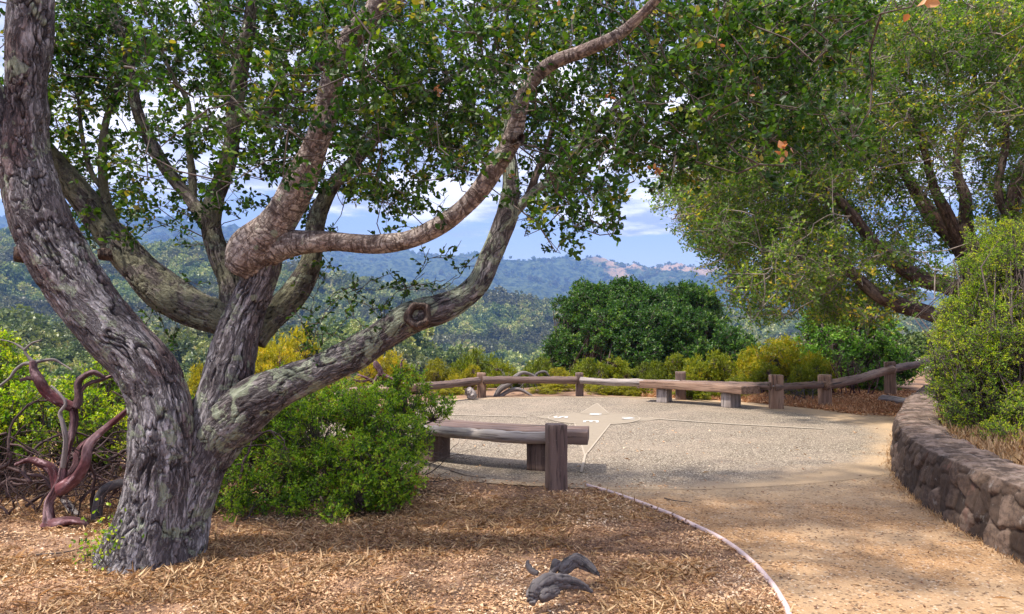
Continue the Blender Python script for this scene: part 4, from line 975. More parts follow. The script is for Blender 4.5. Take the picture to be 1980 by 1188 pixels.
woods('slope_wood', 3600, 150, 480, 6, 9.5, -250, 1560, 0.22, 1, 'mixed green woodland covering the slope just beyond the nearer trees')
woods('hill_wood', 24000, 400, 1330, 10, 21, -250, 1900, 0.20, 2, 'blue green woodland covering the middle distance hills')
woods('crest_wood', 9000, 3400, 5060, 12, 26, -250, 1900, 0.50, 3, 'far off dark trees along the blue ridge')

# ------------------------------------------------------------------ patio, path, bank
CX, CY, PR = 1.42, 12.15, 5.05
def sheet(name, outline, z, mat, cell, kind='structure', zf=None):
    """flat sheet: fan of rings from the centroid to the outline"""
    o = np.array(outline, float); c = o.mean(0); k = 24; n = len(o)
    V = [np.append(c, z)]
    for i in range(1, k+1):
        p = c+(o-c)*i/k; V += [(a, b, z) for a, b in p]
    V = np.array(V); T = [(0, 1+j, 1+(j+1) % n) for j in range(n)]
    Q = [(1+(i-1)*n+j, 1+i*n+j, 1+i*n+(j+1) % n, 1+(i-1)*n+(j+1) % n) for i in range(1, k) for j in range(n)]
    if zf is not None: V[:, 2] = zf(V[:, 0], V[:, 1])
    return tag(link(name, make_mesh(name, V, [np.array(T), np.array(Q)], mat, smooth=True)), None, None, kind=kind)
m, t, b, o = new_mat('exposed_aggregate_concrete'); M['patio'] = m
g = t.nodes.new('ShaderNodeNewGeometry'); P_ = g.outputs['Position']
vc = voro(t, P_, 95, 'F1', 'Color'); s_ = t.nodes.new('ShaderNodeSeparateColor'); t.links.new(vc, s_.inputs[0])
col = ramp(t, s_.outputs[0], [(0, (0.065, 0.050, 0.036)), (0.35, (0.145, 0.115, 0.085)), (0.75, (0.275, 0.225, 0.17)), (1, (0.62, 0.54, 0.43))])
col = mixc(t, maprange(t, noise(t, P_, 0.9, 5, 0.6), 0.4, 0.7, 0, 0.45), col, (0.36, 0.285, 0.215))
col = mixc(t, maprange(t, noise(t, P_, 3.2, 5, 0.7), 0.52, 0.75, 0, 0.5), col, (0.15, 0.12, 0.105))
# sand washed over the edge of the slab
sub = t.nodes.new('ShaderNodeVectorMath'); sub.operation = 'DISTANCE'; t.links.new(P_, sub.inputs[0]); sub.inputs[1].default_value = (CX, CY, 0)
ed = mathn(t, 'ADD', sub.outputs['Value'], mathn(t, 'MULTIPLY', noise(t, P_, 1.3, 5, 0.65), 1.6))
sepp = t.nodes.new('ShaderNodeSeparateXYZ'); t.links.new(P_, sepp.inputs[0])
ed = mathn(t, 'ADD', ed, maprange(t, sepp.outputs[0], 0.5, 5.5, -0.35, 0.25))
col = mixc(t, maprange(t, ed, PR-0.05, PR+0.65), col, mixc(t, noise(t, P_, 60, 4, 0.7), (0.32, 0.215, 0.125), (0.58, 0.43, 0.275)))
t.links.new(col, b.inputs['Base Color']); b.inputs['Roughness'].default_value = 0.9; b.inputs['Specular IOR Level'].default_value = 0.2
bump(t, b, mathn(t, 'ADD', voro(t, P_, 95, 'F1'), noise(t, P_, 200, 2)), 0.4, 0.004)
ang = np.linspace(0, 2*math.pi, 240, endpoint=False)
sheet('patio', [(CX+(PR+0.02*math.sin(9*a))*math.cos(a), CY+(PR+0.02*math.sin(7*a))*math.sin(a)) for a in ang], 0.009, M['patio'], 0.2)

m, t, b, o = new_mat('decomposed_granite_path'); M['path'] = m
g = t.nodes.new('ShaderNodeNewGeometry'); P_ = g.outputs['Position']
n1 = noise(t, P_, 90, 5, 0.75); n2 = noise(t, P_, 1.1, 5, 0.6, 0.5); n3 = noise(t, P_, 9, 5, 0.7)
col = mixc(t, maprange(t, n1, 0.35, 0.65), (0.24, 0.13, 0.062), (0.54, 0.335, 0.175))
col = mixc(t, maprange(t, n2, 0.42, 0.62, 0, 0.65), col, (0.42, 0.30, 0.19))
sub = t.nodes.new('ShaderNodeVectorMath'); sub.operation = 'DISTANCE'; t.links.new(P_, sub.inputs[0]); sub.inputs[1].default_value = (CX, CY, 0)
rim = mathn(t, 'ADD', sub.outputs['Value'], mathn(t, 'MULTIPLY', mathn(t, 'SUBTRACT', noise(t, P_, 1.7, 5, 0.65), 0.5), 1.2))
col = mixc(t, maprange(t, rim, PR+0.05, PR+0.75, 0.9, 0), col, mixc(t, noise(t, P_, 60, 4, 0.7), (0.32, 0.215, 0.125), (0.58, 0.43, 0.275)))
col = mixc(t, maprange(t, n3, 0.55, 0.68, 0, 0.6), col, (0.15, 0.09, 0.06))
vv = voro(t, P_, 60, 'F1', 'Color'); s_ = t.nodes.new('ShaderNodeSeparateColor'); t.links.new(vv, s_.inputs[0])
col = mixc(t, maprange(t, s_.outputs[1], 0.86, 0.95, 0, 0.7), col, (0.07, 0.045, 0.035))
col = mixc(t, maprange(t, s_.outputs[2], 0.90, 0.97, 0, 0.6), col, (0.60, 0.50, 0.40))
t.links.new(col, b.inputs['Base Color']); b.inputs['Roughness'].default_value = 0.95; b.inputs['Specular IOR Level'].default_value = 0.15
bump(t, b, mathn(t, 'ADD', n1, n3), 0.6, 0.010)

# wall line on the ground (front face) and edge strip line
WALL = [(3.9, -1.0), (3.55, 1.0), (3.36, 3.0), (3.34, 4.2), (3.40, 5.0), (3.52, 5.8), (3.66, 6.5), (3.88, 7.2), (4.22, 8.05), (4.75, 9.1), (5.35, 10.1), (6.25, 11.6), (7.2, 13.0), (8.0, 14.2)]
EDGE = []
for (px, py) in ((1135,941),(1200,961),(1280,991),(1333,1015),(1386,1040),(1428,1068),(1464,1100),(1492,1132),(1510,1160),(1524,1188),(1536,1240),(1540,1330),(1535,1500)):
    k = (594-py)/F; tt = -CAMH/(ST+k*CT); EDGE.append(((px-990)/F*tt, (CT-k*ST)*tt))
wl = catmull(np.column_stack([np.array(WALL), np.zeros(len(WALL))]), 0.1)[:, :2]
el = catmull(np.column_stack([np.array(EDGE), np.zeros(len(EDGE))]), 0.1)[:, :2]
el = np.vstack([el, [[el[-1][0]-0.3, el[-1][1]-1.5]]])
wsel = wl[::-1]
out = [tuple(p) for p in el[::-1]]                       # near -> far along the edge strip
out += [(1.0, 8.2), (2.0, 9.5), (4.0, 12.6), (5.4, 15.0), (6.4, 15.2), (7.7, 14.6)]
out += [(p[0]+0.12, p[1]) for p in wsel if p[1] < 14.0]
o2 = np.array(out)
# path as a strip mesh between two matched rails (left rail: edge strip and patio rim, right rail: wall)
def resample(p, n):
    p = np.asarray(p, float); s = np.concatenate([[0], np.cumsum(np.linalg.norm(np.diff(p, axis=0), axis=1))]); q = np.linspace(0, s[-1], n)
    return np.column_stack([np.interp(q, s, p[:, 0]), np.interp(q, s, p[:, 1])])
left = resample(list(map(tuple, el[::-1]))+[(0.9, 8.0), (2.2, 10), (3.6, 12.5), (4.9, 14.6)], 160)
right = resample([(p[0]+0.15, p[1]) for p in wl if p[1] < 13.9], 160)
left[:, 0] += 0
k = 60; tt = np.linspace(0, 1, k)[None, :, None]
G = left[:, None]*(1-tt)+right[:, None]*tt
# ragged left rim beyond the edge strip
V = np.concatenate([G, np.zeros((160, k, 1))], -1).reshape(-1, 3)
V[:, 2] = 0.006
i = np.arange(159)[:, None]; j = np.arange(k-1)[None]
Q = np.stack([i*k+j, i*k+j+1, (i+1)*k+j+1, (i+1)*k+j], -1).reshape(-1, 4)
tag(link('path', make_mesh('path', V, Q, M['path'], smooth=True)), None, None, kind='structure')

# pinkish edging strip
m, t, b, o = new_mat('pink_grey_edging'); b.inputs['Roughness'].default_value = 0.7
bc = attr(t, 'bc'); t.links.new(mixc(t, noise(t, bc, 18, 5, 0.7), (0.52, 0.38, 0.37), (0.78, 0.62, 0.60)), b.inputs['Base Color'])
ec = catmull(np.column_stack([np.array(EDGE), np.full(len(EDGE), 0.014)]), 0.03)
ec[:, 2] += 0.008*(fbm(ec*3, 2)-0.6)
V, Q, bc = tube(ec, np.full(len(ec), 0.017), 10)
tag(link('path_edging', make_mesh('path_edging', V, Q, m, {'bc': ('POINT', 'FLOAT_VECTOR', bc)}, True)), 'thin curved pinkish edging strip between the path and the leaf litter', 'edging')

# compass rose inlaid in the patio
comp = thing('compass_rose', 'smooth concrete compass rose with white letters S W N E set in the patio', 'compass', loc=(1.44, 12.82, 0.009)); comp.rotation_euler = (0, 0, R(-8))
m, t, b, o = new_mat('smooth_tan_concrete'); g = t.nodes.new('ShaderNodeNewGeometry')
t.links.new(mixc(t, noise(t, g.outputs['Position'], 7, 6, 0.7), (0.24, 0.195, 0.14), (0.335, 0.275, 0.205)), b.inputs['Base Color']); b.inputs['Roughness'].default_value = 0.85
bump(t, b, noise(t, g.outputs['Position'], 160, 3), 0.3, 0.002); M['smooth'] = m
m, t, b, o = new_mat('pale_joint'); b.inputs['Base Color'].default_value = (0.40, 0.335, 0.26, 1); b.inputs['Roughness'].default_value = 0.9; M['joint'] = m
m, t, b, o = new_mat('white_letter_paint'); b.inputs['Base Color'].default_value = (0.85, 0.84, 0.82, 1); b.inputs['Roughness'].default_value = 0.6; M['white'] = m
def flat(poly, z, w=None):
    return np.array([(x, y, z) for x, y in poly])
def strip_poly(A, poly, wd, z, closed=True):
    p = np.array(poly, float); n = len(p)
    for i in range(n if closed else n-1):
        a, b_ = p[i], p[(i+1) % n]; d = b_-a; L_ = np.linalg.norm(d)
        if L_ < 1e-6: continue
        q = np.array([-d[1], d[0]])/L_*wd/2
        c = [a-q, b_-q, b_+q, a+q]
        A.add(np.array([(x, y, z+0.0001*i) for x, y in c]), np.array([[0, 1, 2, 3]]))
A = Acc(); circ = [(0.80*math.cos(a), 0.88*math.sin(a)) for a in np.linspace(0, 2*math.pi, 64, endpoint=False)]
def fan(A, poly, z):
    p = np.array([(0, 0, z)]+[(x, y, z) for x, y in poly]); n = len(poly)
    A.add(p, np.array([(0, 1+i, 1+(i+1) % n) for i in range(n)]))
fan(A, circ, 0.004)
link('disc', A.mesh('disc', M['smooth']), comp)
for (dx, dy, ln, hw) in ((0, -1, 3.9, 0.30), (0, 1, 2.6, 0.26), (1, 0, 1.15, 0.5), (-1, 0, 1.0, 0.4)):
    A = Acc(); q = np.array([dx, dy]); s = np.array([-dy, dx])
    tri = [q*ln, s*hw+q*0.6, -s*hw+q*0.6]
    A.add(np.array([(x, y, 0.0055+0.0004*(dx+2*dy+3)) for x, y in tri]), np.array([[0, 1, 2]]))
    link('star_point', A.mesh('star_point', M['smooth']), comp)
    A = Acc(); z_ = 0.0085+0.0004*(dx+2*dy+3)
    strip_poly(A, [s*hw+q*0.72, q*ln, -s*hw+q*0.72], 0.022, z_, False); link('joint', A.mesh('joint', M['joint']), comp)
A = Acc(); strip_poly(A, [(0, -3.85), (0.0, -4.95)], 0.03, 0.0105, False); link('joint', A.mesh('joint', M['joint']), comp)
A = Acc(); strip_poly(A, [(1.1, 0), (2.3, -0.55), (3.6, -0.95)], 0.08, 0.0110, False); link('joint', A.mesh('joint', M['joint']), comp)
A = Acc(); strip_poly(A, [(-1.2, 0), (-4.2, 0.2)], 0.06, 0.0115, False); link('joint', A.mesh('joint', M['joint']), comp)
def ring_arc(A, a0, a1, z):
    strip_poly(A, [(0.80*math.cos(a), 0.88*math.sin(a)) for a in np.linspace(a0, a1, 24)], 0.025, z, False)
A = Acc(); ring_arc(A, R(110), R(250), 0.0125); link('joint', A.mesh('joint', M['joint']), comp)
A = Acc(); ring_arc(A, R(-70), R(70), 0.0125); link('joint', A.mesh('joint', M['joint']), comp)
GL = {'S': [[(0.95,0.85),(0.7,1),(0.3,1),(0.05,0.8),(0.15,0.58),(0.85,0.42),(0.95,0.2),(0.7,0),(0.3,0),(0.05,0.15)]],
      'N': [[(0.05,0),(0.05,1)],[(0.05,1),(0.95,0)],[(0.95,0),(0.95,1)]],
      'E': [[(0.95,0),(0.05,0),(0.05,1),(0.95,1)],[(0.05,0.5),(0.8,0.5)]],
      'W': [[(0,1),(0.25,0),(0.5,0.8),(0.75,0),(1,1)]]}
for ch, (lx, ly) in (('S', (-0.58, 0.0)), ('W', (0.02, 0.52)), ('N', (0.60, -0.02)), ('E', (-0.03, -0.56))):
    A = Acc()
    for st_l in GL[ch]:      # letters read facing north (towards +x): up = +x, right = -y
        poly = [((v-0.5)*0.21, -(u-0.5)*0.24) for u, v in st_l]
        strip_poly(A, poly, 0.042, 0.014, False)
    A.V = [v+np.array([lx, ly, 0]) for v in A.V]
    o = link('letter', A.mesh('letter', M['white']), comp); o['label'] = 'white letter '+ch

# ------------------------------------------------------------------ benches, posts, rails
def block(A, c, ax, ay, az, hx, hy, hz, seg=(1, 1, 1), jit=0.0, bev=0.012, seed=0):
    """bevelled, slightly irregular timber block. az = grain direction"""
    ax, ay, az = [nrm(np.array(v, float)) for v in (ax, ay, az)]
    prof = []
    for sx, sy in ((1, 1), (-1, 1), (-1, -1), (1, -1)):
        a0 = {(1, 1): 0, (-1, 1): 90, (-1, -1): 180, (1, -1): 270}[(sx, sy)]
        for k in range(3):
            an = R(a0+45*k); prof.append((sx*(hx-bev)+math.cos(an)*bev, sy*(hy-bev)+math.sin(an)*bev))
    pr = []
    for i in range(len(prof)):
        a, b_ = np.array(prof[i]), np.array(prof[(i+1) % len(prof)]); L_ = np.linalg.norm(b_-a); k = max(1, int(L_/0.04))
        for j in range(k): pr.append(a+(b_-a)*j/k)
    pr = np.array(pr); n = len(pr); m_ = max(2, int(2*hz/0.05)); zs = np.linspace(-hz, hz, m_+1)
    zs = np.concatenate([[-hz], zs, [hz]]); scl = np.ones(len(zs)); scl[0] = scl[-1] = 1-bev/max(hx, hy)
    zs[1] += bev*0.6; zs[-2] -= bev*0.6
    V = []; bc = []
    for z, s in zip(zs, scl):
        for p in pr: bc.append((p[0]*s+seed, p[1]*s, z)); V.append(np.array(c)+ax*p[0]*s+ay*p[1]*s+az*z)
    V = np.array(V); bc = np.array(bc)
    if jit:
        dv = np.stack([fbm(V*9+seed+k*31, 3)-0.5 for k in range(3)], -1); V = V+dv*jit*2
    Q = []
    M_ = len(zs)
    for i in range(M_-1):
        for j in range(n): Q.append((i*n+j, i*n+(j+1) % n, (i+1)*n+(j+1) % n, (i+1)*n+j))
    A.add(V, np.array(Q), bc)
    for e, o_ in ((0, 0), ((M_-1)*n, 1)):
        ring = V[e:e+n]; cc = ring.mean(0); bb = bc[e:e+n]
        T = [(0, 1+(j+1) % n, 1+j) if not o_ else (0, 1+j, 1+(j+1) % n) for j in range(n)]
        A.add(np.vstack([cc, ring]), np.array(T), np.vstack([bb.mean(0), bb]))
def arc_plank(A, cx, cy, r0, r1, a0, a1, z0, z1, seed, n=46):
    """curved timber: angles measured from +y clockwise"""
    pr = []; bv = 0.012
    for sx, sy, st_a in ((r1, z1, 0), (r0, z1, 90), (r0, z0, 180), (r1, z0, 270)):
        mx_ = 1 if sx == r1 else -1; my_ = 1 if sy == z1 else -1
        for k in range(3):
            an = R(st_a+45*k); pr.append((sx-mx_*bv+math.cos(an)*bv, sy-my_*bv+math.sin(an)*bv))
    m_ = len(pr); V = []; bc = []
    for i, a in enumerate(np.linspace(a0, a1, n)):
        for (r_, z_) in pr:
            V.append((cx+r_*math.sin(a), cy+r_*math.cos(a), z_)); bc.append((r_+seed, z_, a*4))
    V = np.array(V); V = V+np.stack([fbm(V*6+seed+k*31, 3)-0.5 for k in range(3)], -1)*0.008
    Q = [(i*m_+j, i*m_+(j+1) % m_, (i+1)*m_+(j+1) % m_, (i+1)*m_+j) for i in range(n-1) for j in range(m_)]
    A.add(V, np.array(Q)[:, ::-1], np.array(bc))
    for e in (0, (n-1)*m_):
        rg_ = V[e:e+m_]; T = [(0, 1+j, 1+(j+1) % m_) for j in range(m_)]
        A.add(np.vstack([rg_.mean(0), rg_]), np.array(T), np.vstack([np.array(bc)[e:e+m_].mean(0), np.array(bc)[e:e+m_]]))
def bench(label, cx, cy, r0, r1, a0, a1, zt, th_, legs, mat, legmat, seed):
    mid = (a0+a1)/2; loc = np.array((cx+(r0+r1)/2*math.sin(mid), cy+(r0+r1)/2*math.cos(mid), 0))
    b = thing('bench', label, 'bench', 'timber benches round the patio', loc=tuple(loc))
    nb = 3; wd = (r1-r0)/nb
    for k in range(nb):
        A = Acc(); arc_plank(A, cx-loc[0], cy-loc[1], r0+k*wd+0.003, r0+(k+1)*wd-0.003, a0, a1, zt-th_, zt-0.004*(k % 2), seed+k*3.1)
        link('seat_plank', A.mesh('seat_plank', mat, False), b)
    for q, a in enumerate(legs):
        A = Acc(); rm = (r0+r1)/2
        c = np.array((cx+rm*math.sin(a), cy+rm*math.cos(a), (zt-th_)/2-0.01))-loc
        er = (math.sin(a), math.cos(a), 0); et = (math.cos(a), -math.sin(a), 0)
        block(A, c, er, et, (0, 0, 1), 0.17, 0.12, (zt-th_)/2, jit=0.008, bev=0.015, seed=seed+q)
        link('leg', A.mesh('leg', legmat), b)
    return b
bench('near curved timber bench partly behind the leafy shrub', 1.42, 12.15, 3.85, 4.38, R(180+8), R(180+50), 0.46, 0.135, (R(180+15.5), R(180+35)), M['timber_purple'], M['timber_purple'], 2.0)
bench('far timber bench on two block legs in front of the fence', 1.20, 12.30, 3.75, 4.27, R(24.5), R(60.5), 0.46, 0.15, (R(31.5), R(53.5)), M['timber'], M['timber_grey'], 9.0)
bench('left timber bench whose sunlit end shows above the leafy shrub', 1.20, 12.30, 3.85, 4.55, R(-90), R(-50), 0.47, 0.13, (R(-84), R(-57)), M['timber'], M['timber_grey'], 14.0)

POSTS = []
def ground_xy(px, py, z=0.0):
    k = (594-py)/F; t_ = (z-CAMH)/(ST+k*CT); return np.array([(px-990)/F*t_, (CT-k*ST)*t_])
G_P = 'square timber posts of the fence'
def post(px, d, top, wpx, rot, lab, mat, base=0.0, seed=0, bolt=None):
    x = (px-990)/F*d; zt = PX(px, top, d)[2]; hw = wpx/F*d/2
    b = thing('fence_post', lab, 'post', G_P, loc=(x, d, base))
    A = Acc(); h = (zt-base+0.15)/2
    block(A, (0, 0, h-0.15), (math.cos(rot), math.sin(rot), 0), (-math.sin(rot), math.cos(rot), 0), (0, 0, 1), hw, hw*0.95, h, jit=0.006, bev=0.012, seed=seed)
    link('shaft', A.mesh('shaft', mat), b)
    return b
post(1075, 7.14, 820, 36, R(12), 'near dark timber post standing in front of the near bench', M['timber_purple'], seed=1)
post(931, 16.95, 721, 17, R(5), 'reddish timber post at the left end of the far fence, beside the grey stump', M['timber'], seed=2)
post(1120, 17.2, 721, 14, R(3), 'timber post midway along the far fence, left of the far bench', M['timber_purple'], seed=3)
post(1315, 16.3, 719, 19, R(-10), 'timber post standing just behind the far bench', M['timber_purple'], seed=4)
p5 = post(1499, 14.45, 725, 24, R(-8), 'bolted timber post just right of the far bench', M['timber'], seed=5)
post(1593, 14.8, 725, 24, R(-25), 'timber post second from the right end of the fence', M['timber'], seed=6)
post(1719, 17.3, 700, 19, R(-20), 'tallest timber post at the right end of the fence', M['timber'], seed=7, base=-0.02)
def bolt(parent, px, py, d):
    c = PX(px, py, d)-np.array(parent.location); A = Acc()
    V, Q, bc = tube(np.array([c, c+np.array([0, -0.02, 0]), c+np.array([0, -0.026, 0])]), np.array([0.018, 0.018, 0.01]), 12); A.add(V, Q, bc)
    link('bolt', A.mesh('bolt', M['bolt']), parent)
m, t, b_, o = new_mat('dull_galvanised_metal'); b_.inputs['Base Color'].default_value = (0.30, 0.28, 0.28, 1); b_.inputs['Metallic'].default_value = 0.8; b_.inputs['Roughness'].default_value = 0.55; M['bolt'] = m
bolt(p5, 1495, 747, 14.30)
def rail(pts, r, lab, mat, seed, flat_=0.75, rough=0.012):
    a = np.array(pts, float); W_ = PX(a[:, 0], a[:, 1], a[:, 2]); loc = W_.mean(0)
    C = catmull(W_-loc, 0.05); C[:, 2] += 0.02*(fbm(C*2.2+seed, 2)-0.5)
    def dsp(bc, ph, v):
        return rough*(fbm(bc*12+seed, 3)-0.5)*2 + 0.25*r*np.abs(np.cos(2*ph+0.4))[None]*np.ones((len(v), 1))-0.1*r
    rr = np.full(len(C), r)*(1+0.25*(fbm(C*1.7+seed, 2)-0.5)); V, Q, bc = tube(C, rr, 16, dsp)
    me = make_mesh('fence_rail', V, Q, mat, {'bc': ('POINT', 'FLOAT_VECTOR', bc+seed)}, True)
    o = link('fence_rail', me); o.location = loc; return tag(o, lab, 'rail', 'split timber rails of the fence')
rail([(1062,848,7.28),(980,846,7.38),(900,839,7.62),(835,832,8.0),(770,826,8.5),(700,819,9.2)], 0.050, 'pale weathered log rail fixed to the near post along the front of the near bench', M['timber_pale'], 1)
rail([(800,750,15.0),(860,744,15.8),(925,737,16.78)], 0.075, 'sloping rail from the left bench up to the leftmost far post', M['timber_purple'], 2)
rail([(934,736,16.8),(1030,735,17.0),(1116,736,17.05)], 0.075, 'rail between the leftmost far post and the middle post', M['timber_purple'], 3)
rail([(1122,736,17.05),(1180,739,16.8),(1245,741,16.5),(1315,742,16.15)], 0.07, 'rail from the middle post running behind the far bench', M['timber_grey'], 4)
rail([(1318,742,16.15),(1400,745,15.2),(1490,747,14.33)], 0.07, 'rail behind the far bench, ending at the bolted post', M['timber_purple'], 5)
rail([(1500,749,14.32),(1545,746,14.55),(1590,744,14.62)], 0.065, 'short rail between the bolted post and the next post', M['timber_purple'], 6)
rail([(1596,745,14.62),(1650,735,15.6),(1700,721,16.9),(1728,714,17.1)], 0.085, 'thick bent log rail rising to the rightmost post', M['timber'], 7)
rail([(1722,715,17.1),(1760,707,17.8),(1830,695,19.0)], 0.08, 'last rail from the rightmost post into the fine leaved bush', M['timber_purple'], 8)
# old timber edging near the wall
rail([(1705,772,15.9),(1740,776,15.3),(1775,782,14.4)], 0.08, 'old low timber lying between the orange litter and the far end of the wall', M['timber_grey'], 9)

# ------------------------------------------------------------------ stone wall
def stone_wall():
    H, TW = 0.50, 0.46
    line = catmull(np.column_stack([np.array(WALL), np.zeros(len(WALL))]), 0.05)[:, :2]
    s = np.concatenate([[0], np.cumsum(np.linalg.norm(np.diff(line, axis=0), axis=1))])
    ns = int(s[-1]/0.016); q = np.linspace(0, s[-1], ns); L_ = np.column_stack([np.interp(q, s, line[:, 0]), np.interp(q, s, line[:, 1])])
    for _ in range(6): L_[1:-1] = (L_[:-2]+L_[1:-1]*2+L_[2:])/4
    tg = nrm(np.gradient(L_, axis=0)); nr = np.column_stack([-tg[:, 1], tg[:, 0]])     # pointing left, to the path
    T = np.arange(-0.06, H+TW+0.25, 0.016); nt_ = len(T)
    S_, T_ = np.meshgrid(q, T, indexing='ij')
    # base profile with a rounded top edge
    rr = 0.05
    off = np.where(T_ < H, 0.02*(T_/H), 0.0); z = np.where(T_ < H, T_, np.where(T_ < H+TW, H, H-(T_-H-TW)))
    off = np.where(T_ < H, 0.05*T_/H, np.where(T_ < H+TW, 0.05+(T_-H), TW+0.05))
    nx = sstep(H-rr, H+rr, T_)-2*0  # 0 front normal, 1 top normal
    bk = sstep(H+TW-rr, H+TW+rr, T_)
    N_out = (1-nx)-bk; N_up = nx*(1-bk)
    z = z-0.35*rr*np.exp(-((T_-H)/rr)**2)-0.35*rr*np.exp(-((T_-H-TW)/rr)**2); off = off+0.35*rr*np.exp(-((T_-H)/rr)**2)
    # stones as cells
    rg = np.random.default_rng(4); sx = []
    def cells(t0, t1, w0, w1, h0, h1):
        x = -0.3
        while x < s[-1]+0.3:
            w_ = rg.uniform(w0, w1); y = t0+rg.uniform(-0.05, 0.02)
            while y < t1:
                h_ = rg.uniform(h0, h1); sx.append((x+w_/2+rg.normal()*0.02, min(y+h_/2, t1), w_)); y += h_
            x += w_
    cells(-0.05, H-0.02, 0.09, 0.24, 0.11, 0.30); cells(H+0.02, H+TW, 0.22, 0.45, 0.16, 0.34); cells(H+TW+0.05, H+TW+0.3, 0.25, 0.4, 0.2, 0.3)
    sd = np.array(sx); P2 = np.column_stack([S_.ravel(), T_.ravel()])
    wv = np.stack([fbm(np.column_stack([P2*5, 0*P2[:, 0]+k*9]), 2)-0.5 for k in range(2)], -1); PW = P2+wv*0.09
    d1 = np.full(len(P2), 9.0); d2 = d1.copy(); id1 = np.zeros(len(P2), int)
    srt = np.argsort(sd[:, 0]); sd = sd[srt]
    for a in range(0, len(P2), nt_*20):
        blk = PW[a:a+nt_*20]; lo, hi = blk[:, 0].min()-0.5, blk[:, 0].max()+0.5
        ii = np.where((sd[:, 0] > lo) & (sd[:, 0] < hi))[0]
        dv = (blk[:, None]-sd[None, ii, :2])
        d = np.hypot(dv[..., 0]*1.0, dv[..., 1]*0.68); od = np.partition(d, 1, axis=1)
        d1[a:a+nt_*20] = od[:, 0]; d2[a:a+nt_*20] = od[:, 1]; id1[a:a+nt_*20] = ii[d.argmin(1)]
    e = (d2-d1)
    rs = rg.random(len(sd)); body = np.sqrt(np.clip(e/0.032, 0, 1))
    tl = rg.normal(size=(len(sd), 2))*0.16; dl = (PW-sd[id1, :2]); dis = 0.040*body-0.028+0.030*(rs[id1]-0.5)*body+body*np.clip((dl*tl[id1]).sum(1), -0.02, 0.02)
    P3 = np.column_stack([P2*np.array([1, 1]), rs[id1]*50])
    dis = dis+0.030*(ridged(P3*9, 4, 0.6)-0.6)+0.012*(ridged(P3*30, 2)-0.5)
    dis = dis.reshape(S_.shape)*0.78; topk = N_up > 0.7
    dis = np.where(topk, dis*0.40, dis)
    V = np.zeros(S_.shape+(3,))
    o_ = off-dis*N_out
    V[..., 0] = L_[:, None, 0]-nr[:, None, 0]*o_; V[..., 1] = L_[:, None, 1]-nr[:, None, 1]*o_; V[..., 2] = z+dis*N_up
    i = np.arange(ns-1)[:, None]; j = np.arange(nt_-1)[None]
    Q = np.stack([i*nt_+j, (i+1)*nt_+j, (i+1)*nt_+j+1, i*nt_+j+1], -1).reshape(-1, 4)
    m, t, b, o = new_mat('dark_fieldstone'); rs_ = attr(t, 'rs', 'Fac'); g = t.nodes.new('ShaderNodeNewGeometry'); P_ = g.outputs['Position']
    col = ramp(t, rs_, [(0, (0.050, 0.034, 0.026)), (0.35, (0.095, 0.064, 0.048)), (0.7, (0.145, 0.100, 0.074)), (1, (0.22, 0.155, 0.12))])
    col = mixc(t, maprange(t, noise(t, P_, 22, 6, 0.75), 0.40, 0.58, 0.6, 0), col, (0.045, 0.032, 0.028))
    col = mixc(t, maprange(t, noise(t, P_, 9, 5, 0.7), 0.60, 0.72, 0, 0.75), col, (0.33, 0.30, 0.27))
    col = mixc(t, maprange(t, noise(t, P_, 4, 4, 0.7), 0.56, 0.68, 0, 0.55), col, (0.19, 0.10, 0.075))
    col = mixc(t, maprange(t, attr(t, 'mo', 'Fac'), 0.05, 0.6, 0.9, 0), col, (0.022, 0.017, 0.015))
    sp_ = t.nodes.new('ShaderNodeSeparateXYZ'); t.links.new(g.outputs['Normal'], sp_.inputs[0])
    top_pale = mathn(t, 'MULTIPLY', maprange(t, sp_.outputs[2], 0.5, 0.95, 0, 0.5), maprange(t, noise(t, P_, 6, 6, 0.75), 0.45, 0.6))  # patchy paler tint on the upward-facing stone surfaces
    col = mixc(t, top_pale, col, (0.40, 0.30, 0.25))
    t.links.new(col, b.inputs['Base Color']); b.inputs['Roughness'].default_value = 0.88; b.inputs['Specular IOR Level'].default_value = 0.25
    bump(t, b, mathn(t, 'ADD', noise(t, P_, 38, 6, 0.75), noise(t, P_, 140, 3, 0.7)), 0.8, 0.012)
    me = make_mesh('stone_wall', V.reshape(-1, 3), Q, m, {'rs': ('POINT', 'FLOAT', rs[id1]), 'mo': ('POINT', 'FLOAT', body)}, True)
    tag(link('stone_wall', me), 'low curved wall of dark rough fieldstone along the right side of the path', 'wall')
    return L_, nr
WL, WN = stone_wall()

